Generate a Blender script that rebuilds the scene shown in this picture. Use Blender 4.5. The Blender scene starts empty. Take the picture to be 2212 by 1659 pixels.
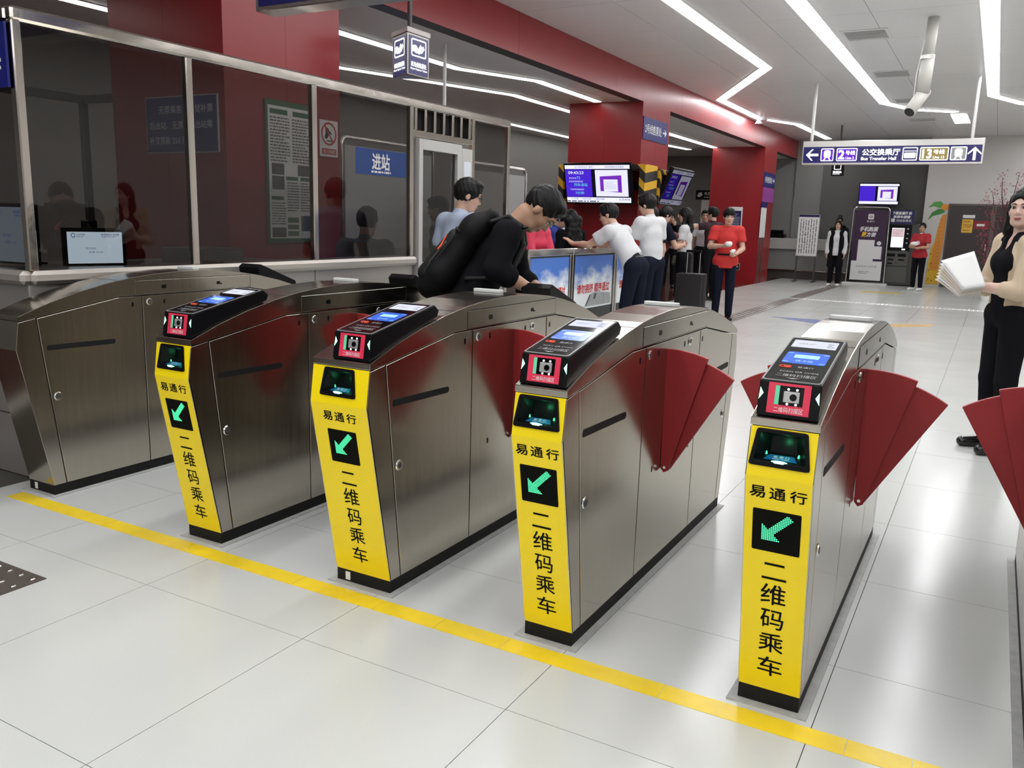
import bpy, bmesh, math, random
import numpy as np
from mathutils import Vector, Matrix
random.seed(7)
SC = bpy.context.scene
COL = SC.collection
# ------------------------------------------------------------------ camera, world, exposure
cd = bpy.data.cameras.new('camera'); cam = bpy.data.objects.new('camera', cd); COL.objects.link(cam)
YAW, PITCH, ROLL = -0.50849, 0.19118, -0.02893
def _cam_matrix():
    cy, sy = math.cos(YAW), math.sin(YAW)
    f = Vector((sy*math.cos(PITCH), cy*math.cos(PITCH), -math.sin(PITCH)))
    r = Vector((cy, -sy, 0)); d = f.cross(r)
    c, s = math.cos(ROLL), math.sin(ROLL)
    r2 = r*c + d*s; d2 = r*(-s) + d*c
    m = Matrix((r2, -d2, -f)).transposed().to_4x4()
    m.translation = Vector((3.503, -1.997, 1.423))
    return m
cam.matrix_world = _cam_matrix()
cd.sensor_width = 36.0; cd.lens = 1831.78/2212*36.0; cd.clip_start = 0.05; cd.clip_end = 100
SC.camera = cam
W = bpy.data.worlds.new('hall_ambient'); SC.world = W; W.use_nodes = True
W.node_tree.nodes['Background'].inputs[0].default_value = (1.0, 0.97, 0.93, 1)
W.node_tree.nodes['Background'].inputs[1].default_value = 0.12
SC.view_settings.view_transform = 'Standard'
SC.view_settings.look = 'None'
SC.view_settings.gamma = 1.0
SC.view_settings.use_curve_mapping = False
SC.view_settings.exposure = 0.31
CY = SC.cycles
CY.max_bounces = 7; CY.diffuse_bounces = 3; CY.glossy_bounces = 5; CY.use_adaptive_sampling = True; CY.adaptive_threshold = 0.04; CY.transmission_bounces = 3; CY.transparent_max_bounces = 8; CY.caustics_reflective = False; CY.caustics_refractive = False; CY.sample_clamp_indirect = 6.0; CY.use_light_tree = False
STRIP = 13.2          # radiance of the ceiling light strips
# ------------------------------------------------------------------ materials
MATS = {}
def srgb(r, g, b):
    f = lambda c: (c/255/12.92) if c/255 <= 0.04045 else ((c/255+0.055)/1.055)**2.4
    return (f(r), f(g), f(b))
def mat(name, col, rough=0.5, metal=0.0, spec=0.5, emit=None, estr=0.0, coat=0.0, noise=None, bump=None, trans=None, rvar=0.0):
    """principled material; noise=(scale, amount) varies colour, bump=(scale, strength) adds fine relief"""
    if name in MATS: return MATS[name]
    m = bpy.data.materials.new(name); m.use_nodes = True
    nt = m.node_tree; b = nt.nodes['Principled BSDF']
    b.inputs['Base Color'].default_value = (*col, 1)
    b.inputs['Roughness'].default_value = rough
    b.inputs['Metallic'].default_value = metal
    b.inputs['Specular IOR Level'].default_value = spec
    if coat: b.inputs['Coat Weight'].default_value = coat; b.inputs['Coat Roughness'].default_value = 0.1
    if emit is not None:
        b.inputs['Emission Color'].default_value = (*emit, 1); b.inputs['Emission Strength'].default_value = estr
    if noise or bump or rvar:
        tc = nt.nodes.new('ShaderNodeTexCoord'); n = nt.nodes.new('ShaderNodeTexNoise')
        sc = (noise or bump or (20,))[0]
        if isinstance(sc, tuple):
            mp = nt.nodes.new('ShaderNodeMapping'); mp.inputs['Scale'].default_value = sc
            nt.links.new(tc.outputs['Object'], mp.inputs[0]); nt.links.new(mp.outputs[0], n.inputs['Vector']); n.inputs['Scale'].default_value = 1
        else:
            nt.links.new(tc.outputs['Object'], n.inputs['Vector']); n.inputs['Scale'].default_value = sc
        n.inputs['Detail'].default_value = 4
        if noise:
            mx = nt.nodes.new('ShaderNodeMix'); mx.data_type = 'RGBA'
            a = noise[1]
            mx.inputs['A'].default_value = (*[c*(1-a) for c in col], 1); mx.inputs['B'].default_value = (*[min(1, c*(1+a)) for c in col], 1)
            nt.links.new(n.outputs['Fac'], mx.inputs['Factor']); nt.links.new(mx.outputs['Result'], b.inputs['Base Color'])
        if bump:
            bp = nt.nodes.new('ShaderNodeBump'); bp.inputs['Strength'].default_value = bump[1]; bp.inputs['Distance'].default_value = bump[2] if len(bump) > 2 else 0.002
            nt.links.new(n.outputs['Fac'], bp.inputs['Height']); nt.links.new(bp.outputs[0], b.inputs['Normal'])
        if rvar:
            mr = nt.nodes.new('ShaderNodeMapRange'); mr.inputs['To Min'].default_value = max(0, rough-rvar); mr.inputs['To Max'].default_value = rough+rvar
            nt.links.new(n.outputs['Fac'], mr.inputs['Value']); nt.links.new(mr.outputs[0], b.inputs['Roughness'])
    MATS[name] = m
    return m
def glow(name, col, s):
    if name in MATS: return MATS[name]
    m = bpy.data.materials.new(name); m.use_nodes = True; nt = m.node_tree
    nt.nodes.remove(nt.nodes['Principled BSDF'])
    e = nt.nodes.new('ShaderNodeEmission'); e.inputs[0].default_value = (*col, 1); e.inputs[1].default_value = s
    nt.links.new(e.outputs[0], nt.nodes['Material Output'].inputs[0])
    if s < 4: m.cycles.emission_sampling = 'NONE'
    MATS[name] = m; return m
def tinted_glass(name, tint, refl=1.0):
    if name in MATS: return MATS[name]
    m = bpy.data.materials.new(name); m.use_nodes = True; nt = m.node_tree
    nt.nodes.remove(nt.nodes['Principled BSDF'])
    t = nt.nodes.new('ShaderNodeBsdfTransparent'); t.inputs[0].default_value = (*tint, 1)
    g = nt.nodes.new('ShaderNodeBsdfGlossy'); g.inputs['Roughness'].default_value = 0.02; g.inputs[0].default_value = (refl, refl, refl, 1)
    fr = nt.nodes.new('ShaderNodeFresnel'); fr.inputs[0].default_value = 1.5
    mx = nt.nodes.new('ShaderNodeMixShader'); ge = nt.nodes.new('ShaderNodeNewGeometry'); iv = nt.nodes.new('ShaderNodeMath'); iv.operation = 'SUBTRACT'; iv.inputs[0].default_value = 1.0
    ml = nt.nodes.new('ShaderNodeMath'); ml.operation = 'MULTIPLY'; nt.links.new(ge.outputs['Backfacing'], iv.inputs[1]); nt.links.new(iv.outputs[0], ml.inputs[0]); nt.links.new(fr.outputs[0], ml.inputs[1])
    nt.links.new(ml.outputs[0], mx.inputs[0]); nt.links.new(t.outputs[0], mx.inputs[1]); nt.links.new(g.outputs[0], mx.inputs[2])
    nt.links.new(mx.outputs[0], nt.nodes['Material Output'].inputs[0])
    MATS[name] = m; return m

STEEL = mat('brushed_steel', (0.51, 0.468, 0.405), 0.18, 1.0, noise=((60, 60, 3), 0.06), rvar=0.03)
STEEL_D = mat('polished_steel', (0.66, 0.62, 0.57), 0.14, 1.0)
SEAM = mat('dark_seam', (0.012, 0.011, 0.010), 0.6)
CHROME = mat('chrome', (0.85, 0.84, 0.82), 0.08, 1.0)
BLACK = mat('black_plastic', (0.004, 0.004, 0.005), 0.36, spec=0.16)
BLACKM = mat('matt_black', (0.008, 0.008, 0.008), 0.6, spec=0.25, noise=(30, 0.3))
BLACKG = mat('black_glass', (0.003, 0.003, 0.004), 0.05, spec=0.35)
YELLOW = mat('yellow_film', srgb(252, 222, 14), 0.32, noise=(6, 0.05))
YTAPE = mat('yellow_floor_tape', srgb(250, 212, 48), 0.3, noise=(14, 0.14))
INK = mat('black_print', (0.004, 0.004, 0.003), 0.7, spec=0.08)
FLAP = mat('red_flap_rubber', (0.32, 0.016, 0.020), 0.45, bump=(260, 0.25))
WHITE = mat('white_plastic', (0.75, 0.75, 0.73), 0.4)
SEAL = mat('grey_sealant', (0.42, 0.42, 0.40), 0.5, noise=(25, 0.25))
REDP = mat('red_enamel_panel', (0.27, 0.012, 0.017), 0.3, spec=0.42, noise=(1.5, 0.12))
ALU = mat('satin_aluminium', (0.60, 0.585, 0.56), 0.32, 1.0)
NAVY = mat('navy_sign', srgb(24, 24, 78), 0.35)
BLUE = mat('blue_sign', srgb(22, 28, 110), 0.35)
PAPER = mat('white_paper', (0.78, 0.78, 0.77), 0.6)
DARKG = mat('dark_grey_paint', (0.05, 0.05, 0.05), 0.5)
# ------------------------------------------------------------------ geometry helpers
class G:
    """collects polygons; build() links them as one mesh object"""
    def __init__(s): s.v = []; s.f = []
    def add(s, vs, fs, M=None):
        o = len(s.v)
        s.v += [tuple(M @ Vector(p)) if M is not None else tuple(p) for p in vs]
        s.f += [tuple(i+o for i in f) for f in fs]
        return s
    def box(s, lo, hi, M=None):
        (a, b, c), (d, e, f) = lo, hi
        return s.add([(a,b,c),(d,b,c),(d,e,c),(a,e,c),(a,b,f),(d,b,f),(d,e,f),(a,e,f)],
                     [(0,3,2,1),(4,5,6,7),(0,1,5,4),(1,2,6,5),(2,3,7,6),(3,0,4,7)], M)
    def prism(s, pts, z0, z1, M=None):
        """2-D polygon (counter-clockwise) extruded along local z"""
        n = len(pts)
        a = sum(pts[i][0]*pts[(i+1) % n][1]-pts[(i+1) % n][0]*pts[i][1] for i in range(n))
        if a < 0: pts = pts[::-1]
        vs = [(x, y, z0) for x, y in pts]+[(x, y, z1) for x, y in pts]
        fs = [tuple(range(n-1, -1, -1)), tuple(range(n, 2*n))]+[(i, (i+1) % n, n+(i+1) % n, n+i) for i in range(n)]
        return s.add(vs, fs, M)
    def tube(s, pts, r, n=10, closed=False):
        pts = [Vector(p) for p in pts]; m = len(pts); rings = []
        up = None
        for i, p in enumerate(pts):
            t = (pts[min(i+1, m-1)]-pts[max(i-1, 0)]).normalized()
            if up is None:
                up = t.orthogonal().normalized()
            up = (up-t*up.dot(t)).normalized(); w = t.cross(up)
            rr = r[i] if isinstance(r, (list, tuple)) else r
            rings.append([tuple(p+(up*math.cos(2*math.pi*k/n)+w*math.sin(2*math.pi*k/n))*rr) for k in range(n)])
        vs = [q for rg in rings for q in rg]; fs = []
        for i in range(m-1):
            for k in range(n): fs.append((i*n+k, i*n+(k+1) % n, (i+1)*n+(k+1) % n, (i+1)*n+k))
        fs += [tuple(range(n-1, -1, -1)), tuple((m-1)*n+k for k in range(n))]
        return s.add(vs, fs)
    def disc(s, r, z0, z1, M=None, n=16, sx=1, sy=1, r2=None):
        r2 = r if r2 is None else r2
        vs = [(r*sx*math.cos(2*math.pi*k/n), r*sy*math.sin(2*math.pi*k/n), z0) for k in range(n)]+[(r2*sx*math.cos(2*math.pi*k/n), r2*sy*math.sin(2*math.pi*k/n), z1) for k in range(n)]
        fs = [tuple(range(n-1, -1, -1)), tuple(range(n, 2*n))]+[(i, (i+1) % n, n+(i+1) % n, n+i) for i in range(n)]
        return s.add(vs, fs, M)
    def ball(s, c, r, M=None, nu=12, nv=8):
        rx, ry, rz = r if isinstance(r, tuple) else (r, r, r)
        vs = [(c[0], c[1], c[2]-rz)]
        for j in range(1, nv):
            t = -math.pi/2+math.pi*j/nv
            vs += [(c[0]+rx*math.cos(t)*math.cos(2*math.pi*i/nu), c[1]+ry*math.cos(t)*math.sin(2*math.pi*i/nu), c[2]+rz*math.sin(t)) for i in range(nu)]
        vs.append((c[0], c[1], c[2]+rz)); fs = []
        for i in range(nu):
            fs.append((0, 1+(i+1) % nu, 1+i)); fs.append((len(vs)-1, len(vs)-1-nu+i, len(vs)-1-nu+(i+1) % nu))
        for j in range(nv-2):
            for i in range(nu):
                a = 1+j*nu; fs.append((a+i, a+(i+1) % nu, a+nu+(i+1) % nu, a+nu+i))
        return s.add(vs, fs, M)
    def mesh(s, name, bevel=0, seg=1, smooth=False):
        me = bpy.data.meshes.new(name); me.from_pydata(s.v, [], s.f)
        if bevel:
            bm = bmesh.new(); bm.from_mesh(me)
            bmesh.ops.recalc_face_normals(bm, faces=bm.faces)
            es = [e for e in bm.edges if len(e.link_faces) == 2 and e.calc_face_angle(0) > 0.35]
            bmesh.ops.bevel(bm, geom=es, offset=bevel, segments=seg, profile=0.7, affect='EDGES', clamp_overlap=True)
            bm.to_mesh(me); bm.free()
        if smooth:
            me.polygons.foreach_set('use_smooth', [True]*len(me.polygons))
        me.update(); return me
    def build(s, name, m, parent=None, bevel=0, seg=1, smooth=False):
        return link(name, s.mesh(name, bevel, seg, smooth), m, parent)
def link(name, me, m, parent=None):
    if m is not None and not me.materials:
        for q in (m if isinstance(m, (list, tuple)) else [m]): me.materials.append(q)
    o = bpy.data.objects.new(name, me); COL.objects.link(o)
    if parent: o.parent = parent
    return o
def box(name, lo, hi, m, parent=None, bevel=0, seg=1):
    return G().box(lo, hi).build(name, m, parent, bevel, seg)
def tag(o, label, cat, group=None, kind=None):
    o['label'] = label
    if cat: o['category'] = cat
    if group: o['group'] = group
    if kind: o['kind'] = kind
    return o
def struct(o, label=None):
    o['kind'] = 'structure'
    if label: o['label'] = label
    return o
def thing(name, label, cat, loc=(0, 0, 0), rz=0, group=None):
    o = bpy.data.objects.new(name, None); COL.objects.link(o); o.location = loc; o.rotation_euler = (0, 0, rz); o.empty_display_size = 0.05
    return tag(o, label, cat, group)
def frame(o, x, y):
    """matrix of a flat local frame: origin, x axis, y axis; z is the outward normal"""
    x = Vector(x).normalized(); y = Vector(y); z = x.cross(y).normalized(); y = z.cross(x)
    m = Matrix((x, y, z)).transposed().to_4x4(); m.translation = Vector(o); return m
def rect(u0, v0, u1, v1): return [(u0, v0), (u1, v0), (u1, v1), (u0, v1)]
def rrect(u0, v0, u1, v1, r, n=4):
    p = []
    for cx, cy, a in ((u1-r, v0+r, -90), (u1-r, v1-r, 0), (u0+r, v1-r, 90), (u0+r, v0+r, 180)):
        for k in range(n+1):
            t = math.radians(a+90*k/n); p.append((cx+r*math.cos(t), cy+r*math.sin(t)))
    return p
def ring(g, outer, inner, z0, z1, M=None):
    """flat ring between two polygons with the same number of points"""
    n = len(outer)
    vs = [(x, y, z) for z in (z0, z1) for x, y in outer]+[(x, y, z) for z in (z0, z1) for x, y in inner]
    fs = []
    for i in range(n):
        j = (i+1) % n
        fs += [(n+i, n+j, 3*n+j, 3*n+i), (i, 2*n+i, 2*n+j, j), (i, j, n+j, n+i), (2*n+i, 3*n+i, 3*n+j, 2*n+j)]
    return g.add(vs, fs, M)
_TX = {}
def tmesh(s, bold=0.0):
    k = (s, bold)
    if k not in _TX:
        cu = bpy.data.curves.new('print', 'FONT'); cu.body = s; cu.size = 1; cu.resolution_u = 2; cu.offset = bold; cu.align_x = 'CENTER'
        ob = bpy.data.objects.new('print', cu); me = bpy.data.meshes.new_from_object(ob)
        vs = [tuple(v.co) for v in me.vertices]; fs = [tuple(p.vertices) for p in me.polygons]
        bpy.data.objects.remove(ob); bpy.data.curves.remove(cu); bpy.data.meshes.remove(me)
        xs = [v[0] for v in vs] or [0]; ys = [v[1] for v in vs] or [0]
        _TX[k] = (vs, fs, min(xs), max(xs), min(ys), max(ys))
    return _TX[k]
def text(g, s, M, cx, cy, w=None, h=None, lift=0.0008, bold=0.0, slant=0.0):
    """adds flat lettering centred on (cx, cy) of frame M, fitted to width w and/or height h"""
    vs, fs, x0, x1, y0, y1 = tmesh(s, 0.0)
    sx = w/(x1-x0) if w else None; sy = h/(y1-y0) if h else None
    sx = sx or sy; sy = sy or sx
    mx, my = (x0+x1)/2, (y0+y1)/2
    bx, by = bold*sx, bold*sy                                   # heavier strokes: the same glyph laid down again beside itself
    for k, (ox, oy) in enumerate(((0, 0), (bx, by), (-bx, by), (bx, -by), (-bx, -by)) if bold else ((0, 0),)):
        g.add([((x-mx)*sx+cx+slant*(y-my)*sy+ox, (y-my)*sy+cy+oy, lift+0.00002*k) for x, y, z in vs], fs, M)
    return g
def textlines(g, M, u0, v0, u1, v1, rows, fill=0.5, lift=0.0008, rnd=None, gap=0.03):
    """rows of small print too fine to read, as broken strokes"""
    rnd = rnd or random.Random(3); hgt = (v1-v0)/rows
    for r in range(rows):
        v = v1-(r+0.5)*hgt; u = u0; end = u1-(rnd.random()*0.35*(u1-u0) if rnd.random() < 0.3 else 0)
        while u < end-1e-6:
            l = (u1-u0)*(0.04+0.14*rnd.random()); e = min(u+l, end)
            g.add([(u, v-hgt*fill/2, lift), (e, v-hgt*fill/2, lift), (e, v+hgt*fill/2, lift), (u, v+hgt*fill/2, lift)], [(0, 1, 2, 3)], M)
            u = e+(u1-u0)*gap
    return g
def copy_tree(o, parent=None):
    c = o.copy(); COL.objects.link(c); c.parent = parent
    for ch in [x for x in o.children]: copy_tree(ch, c)
    return c
# ------------------------------------------------------------------ the hall
ZC, ZL = 3.85, 3.38        # ceilings: gate hall, side hall
XB = -1.75                 # edge between the two
def tile_material(name, col, rough, joint):
    """polished floor; far from the gates the joints are only drawn"""
    m = bpy.data.materials.new(name); m.use_nodes = True; nt = m.node_tree; b = nt.nodes['Principled BSDF']
    tc = nt.nodes.new('ShaderNodeTexCoord'); geo = nt.nodes.new('ShaderNodeNewGeometry')
    n = nt.nodes.new('ShaderNodeTexNoise'); n.inputs['Scale'].default_value = 220; n.inputs['Detail'].default_value = 2
    n2 = nt.nodes.new('ShaderNodeTexNoise'); n2.inputs['Scale'].default_value = 1.3; n2.inputs['Detail'].default_value = 3
    nt.links.new(geo.outputs['Position'], n.inputs['Vector']); nt.links.new(geo.outputs['Position'], n2.inputs['Vector'])
    mx = nt.nodes.new('ShaderNodeMix'); mx.data_type = 'RGBA'
    mx.inputs['A'].default_value = (*[c*0.93 for c in col], 1); mx.inputs['B'].default_value = (*[c*1.05 for c in col], 1)
    ad = nt.nodes.new('ShaderNodeMath'); ad.operation = 'ADD'; ml = nt.nodes.new('ShaderNodeMath'); ml.operation = 'MULTIPLY'; ml.inputs[1].default_value = 0.5
    nt.links.new(n.outputs['Fac'], ad.inputs[0]); nt.links.new(n2.outputs['Fac'], ad.inputs[1]); nt.links.new(ad.outputs[0], ml.inputs[0]); nt.links.new(ml.outputs[0], mx.inputs['Factor'])
    out = mx.outputs['Result']
    if joint:
        br = nt.nodes.new('ShaderNodeTexBrick'); br.offset = 0; br.inputs['Scale'].default_value = 1.0
        br.inputs['Brick Width'].default_value = 0.8; br.inputs['Row Height'].default_value = 0.8; br.inputs['Mortar Size'].default_value = 0.0025
        br.inputs['Mortar'].default_value = (*[c*0.45 for c in col], 1)
        nt.links.new(geo.outputs['Position'], br.inputs['Vector']); nt.links.new(out, br.inputs['Color1']); nt.links.new(out, br.inputs['Color2']); out = br.outputs['Color']
    nt.links.new(out, b.inputs['Base Color'])
    mr = nt.nodes.new('ShaderNodeMapRange'); mr.inputs['To Min'].default_value = rough*0.8; mr.inputs['To Max'].default_value = rough*1.25
    nt.links.new(n2.outputs['Fac'], mr.inputs['Value']); nt.links.new(mr.outputs[0], b.inputs['Roughness'])
    b.inputs['Specular IOR Level'].default_value = 0.5
    return m
FLOORC = (0.60, 0.61, 0.585)
TILE = tile_material('polished_porcelain_tile', FLOORC, 0.21, False)
TILEF = tile_material('polished_porcelain_far', FLOORC, 0.19, True)
GROUT = mat('grout', (0.09, 0.085, 0.075), 0.9, spec=0.1)
BROWN = tile_material('polished_red_granite', (0.085, 0.028, 0.022), 0.1, True)
YFAR = 12.8
fl = struct(box('floor', (XB, -14.0, -0.20), (7.2, YFAR, -0.006), GROUT), 'pale grey polished floor of square tiles')
me_t = G().box((0.0013, 0.0013, -0.005), (0.7987, 0.7987, 0.0)).mesh('floor_tile')
me_t.materials.append(TILE)
nt_ = 0
for j in range(-8, 16):
    for i in range(-2, 9):
        if (i+1)*0.8 <= XB+0.01: continue
        if i == -2 or i == 8:
            continue
        o = bpy.data.objects.new('floor_tile', me_t); COL.objects.link(o); o.location = (i*0.8, j*0.8, 0); o.parent = fl; nt_ += 1
for j in range(-8, 16):       # cut tiles along the granite edge
    o = bpy.data.objects.new('floor_tile', me_t); COL.objects.link(o); o.location = (XB, j*0.8, 0); o.scale = ((-1.6+0.8-XB)/0.8, 1, 1) if False else (0.1875, 1, 1); o.parent = fl
G().box((XB, YFAR, -0.2), (7.2, 25.5, 0.0)).build('far_floor', TILEF, fl)
G().box((-10, -14.0, -0.2), (XB, 25.5, 0.0)).build('granite_floor', BROWN, fl)
# walls
WALLG = mat('warm_grey_wall_panel', (0.62, 0.60, 0.575), 0.5, noise=(2, 0.06))
WALLD = mat('dark_grey_wall_panel', (0.105, 0.102, 0.098), 0.5, noise=(2, 0.06))
WALLM = mat('mid_grey_wall_panel', (0.24, 0.235, 0.225), 0.5, noise=(2, 0.06))
CEIL = mat('white_ceiling_panel', (0.80, 0.79, 0.775), 0.35, noise=(0.7, 0.05))
YB = 23.3
struct(box('wall_back', (1.72, YB, 0), (7.2, YB+0.2, ZC), WALLG), 'light grey back wall with the dark double door')
struct(box('wall_recess', (-1.0, YB+0.45, 0), (1.72, YB+0.65, ZC), WALLD), 'dark grey wall behind the wall screen')
struct(box('wall_counter', (XB, YB+0.5, 0), (-1.0, YB+0.7, ZC), WALLM), 'grey wall behind the far ticket counter')
struct(box('wall_side_hall', (-10, 22.6, 0), (XB-1.33, 22.8, ZL), WALLM), 'grey end wall of the side hall')
struct(box('wall_left', (-14.0, -14.0, 0), (-6.2, 22.6, ZL), WALLM), 'grey long wall of the side hall')
struct(box('wall_right', (7.2, -14.0, 0), (7.4, 25.5, ZC), WALLG), 'pale grey long wall of the gate hall')
struct(box('wall_rear', (-10, -14.2, 0), (7.2, -14.0, ZC), WALLG), 'pale grey wall at the rear of the hall')
box_far = struct(box('wall_far_corner', (XB-1.33, 23.9, 0), (XB, 24.1, ZC), WALLM), 'grey wall beyond the last red column')
# ceilings built of panels with open joints
ce = struct(box('ceiling', (XB, -14.0, ZC+0.012), (7.2, 24.2, ZC+0.15), DARKG), 'white ceiling of long metal panels over the gates')
px_ = [XB, -0.55, 0.75, 1.95, 3.2, 4.5, 5.9, 7.2]
py_ = [-14.05+1.53*k for k in range(26)]
for i in range(len(px_)-1):
    for j in range(len(py_)-1):
        G().box((px_[i]+0.003, py_[j]+0.003, ZC), (px_[i+1]-0.003, py_[j+1]-0.003, ZC+0.012)).build('ceiling_panel', CEIL, ce)
cl = struct(box('ceiling_side_hall', (-10, -14.0, ZL+0.012), (XB-0.2, 24.2, ZL+0.15), DARKG), 'white lower ceiling of the side hall')
for i, (a, b_) in enumerate(((-6.2, -5.0), (-5.0, -3.8), (-3.8, -2.75), (-2.75, -1.95))):
    for j in range(13):
        G().box((a+0.003, -14.05+3.06*j+0.003, ZL), (b_-0.003, -14.05+3.06*(j+1)-0.003, ZL+0.012)).build('ceiling_panel', CEIL, cl)
# red beam and columns: every column is clad in enamel panels
bm_ = struct(box('beam', (XB-0.2, -14.0, ZL-0.01), (XB-0.006, 23.9, ZC+0.01), DARKG), 'long dark red beam joining the columns')
for j in range(13):
    G().box((XB-0.006, -14+3.05*j+0.002, ZL-0.012), (XB, -14+3.05*(j+1)-0.002, ZC)).build('beam_panel', REDP, bm_)
COLS = [(2.80, 'dark red square column behind the glass booth'), (11.53, 'dark red square column carrying the departure screens'), (19.95, 'dark red square column farthest from the gates')]
CW = 1.32
for k, (y0, lab) in enumerate(COLS):
    c = struct(box('column', (XB-CW+0.006, y0+0.006, 0), (XB-0.006, y0+CW-0.006, ZC), SEAM), lab)
    for (u0, u1) in ((0, 0.5), (0.5, 1)):
        for (z0, z1) in ((0.0, 0.14), (0.14, ZL+0.4)):
            m = REDP
            a, b_ = XB-CW+CW*u0+0.001, XB-CW+CW*u1-0.001
            G().box((a, y0, z0+0.001), (b_, y0+0.006, z1-0.001)).build('column_panel', m, c)
            G().box((a, y0+CW-0.006, z0+0.001), (b_, y0+CW, z1-0.001)).build('column_panel', m, c)
            a, b_ = y0+CW*u0+0.001, y0+CW*u1-0.001
            G().box((XB-0.006, a, z0+0.001), (XB+0.0005, b_, z1-0.001)).build('column_panel', m, c)
            G().box((XB-CW, a, z0+0.001), (XB-CW+0.006, b_, z1-0.001)).build('column_panel', m, c)
# ------------------------------------------------------------------ ceiling light strips
DIFF = glow('lit_diffuser', (0.98, 0.985, 1.0), STRIP)
def strip_pts(path, w):
    """left and right edge of a mitred ribbon"""
    L, R = [], []
    n = len(path)
    for i, p in enumerate(path):
        p = Vector(p)
        d0 = (p-Vector(path[i-1])).normalized() if i else None
        d1 = (Vector(path[i+1])-p).normalized() if i < n-1 else None
        d0 = d0 or d1; d1 = d1 or d0
        n0 = Vector((-d0.y, d0.x)); n1 = Vector((-d1.y, d1.x)); b = (n0+n1).normalized()
        k = w/2/max(0.35, b.dot(n0))
        L.append(p+b*k); R.append(p-b*k)
    return L, R
DIFS = glow('lit_diffuser_side_hall', (1.0, 0.985, 0.95), 6.5)
def light_strip(path, w, z, label):
    t = thing('ceiling_light_strip', label, 'light strip', (path[0][0], path[0][1], z), group='zigzag ceiling light strips')
    ox, oy = path[0]
    for nm, ww, h0, h1, m in (('trim', w+0.03, -0.008, 0.004, WHITE), ('diffuser', w, -0.014, -0.0085, DIFF if z > 3.5 else DIFS)):
        L, R = strip_pts(path, ww); g = G()
        for i in range(len(path)-1):
            q = [(L[i].x-ox, L[i].y-oy), (R[i].x-ox, R[i].y-oy), (R[i+1].x-ox, R[i+1].y-oy), (L[i+1].x-ox, L[i+1].y-oy)]
            g.prism(q, h0, h1)
        g.build(nm, m, t)
    return t
light_strip([(0.07, -13.8), (0.07, 11.95), (-1.53, 15.1), (-1.53, 18.24), (-0.95, 19.6), (-0.85, 23.2)], 0.17, ZC, 'white zigzag light strip along the red beam side')
light_strip([(1.30, -13.8), (1.30, 16.45), (1.75, 17.6), (2.46, 18.15)], 0.19, ZC, 'white light strip running above the middle gates')
light_strip([(2.50, 18.6), (2.52, 20.2)], 0.3, ZC, 'short bright light panel behind the hanging pipe')
light_strip([(3.14, -13.8), (3.14, 16.0), (3.64, 17.25), (4.6, 18.2), (4.6, 23.0)], 0.17, ZC, 'white light strip nearest the standing woman')  # last leg, out of view, is added to brighten the back wall
light_strip([(5.0, -13.8), (5.0, 14.0)], 0.17, ZC, 'added white light strip out of view along the pale wall')  # unseen extra strip, added only for its light
light_strip([(-3.0, 4.3), (-3.0, 7.95), (-2.46, 9.2), (-2.5, 11.4)], 0.13, ZL, 'white light strip starting at the column behind the booth')
light_strip([(-4.55, 0.5), (-4.5, 7.3), (-3.47, 10.3), (-3.52, 14.5)], 0.13, ZL, 'long white light strip in the middle of the side hall')
light_strip([(-5.55, 9.0), (-5.6, 19.0)], 0.13, ZL, 'white light strip along the side hall wall')
light_strip([(-3.04, 15.0), (-3.04, 20.0)], 0.15, ZL, 'white light strip between the two farther columns')
light_strip([(-4.1, 18.2), (-3.85, 20.4)], 0.15, ZL, 'short white light strip at the far end of the side hall')
# ------------------------------------------------------------------ ticket gates
GY = 0.438
ARC = [(-0.118, 0.910), (0.037, 0.965), (0.19, 1.008), (0.35, 1.043), (0.50, 1.067), (0.64, 1.081), (0.78, 1.088), (0.875, 1.090)]
ARC = ARC+[(1.75-y, z) for y, z in ARC[-2::-1]]
def arc_z(y):
    for (a, b), (c, d) in zip(ARC, ARC[1:]):
        if a <= y <= c: return b+(d-b)*(y-a)/(c-a)
    return ARC[0][1]
def s1y(z): return 0.072-0.111*z if z < 0.9 else -0.028
KNIFE = frame((0, 0, 0), (0, 1, 0), (0, 0, 1))      # local (y, z) profile, normal +x
GREEN = glow('green_lamp', (0.08, 1.0, 0.38), 1.9)
GREENW = glow('pale_green_lamp', (0.35, 1.0, 0.62), 2.2)
SCRW = glow('lit_white_screen', (0.80, 0.82, 0.95), 0.85)
CARD = mat('blue_card_pad', srgb(45, 90, 190), 0.15, emit=srgb(45, 90, 190), estr=0.35)
CARDL = mat('pale_blue_print', srgb(150, 200, 230), 0.2, emit=srgb(150, 200, 230), estr=0.3)
STICK = mat('red_sticker', srgb(222, 50, 82), 0.4)
TEALB = mat('blue_ticket_label', srgb(20, 92, 140), 0.4, emit=srgb(20, 92, 140), estr=0.12)  # emission puts a faint glow into the label; it is no lamp
DOTW = glow('white_led', (1.0, 1.0, 0.95), 3.0)
PRINTW = mat('white_print', (0.8, 0.8, 0.8), 0.5)
GREYM = mat('grey_metal_box', (0.5, 0.5, 0.5), 0.35, 0.6)
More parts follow.
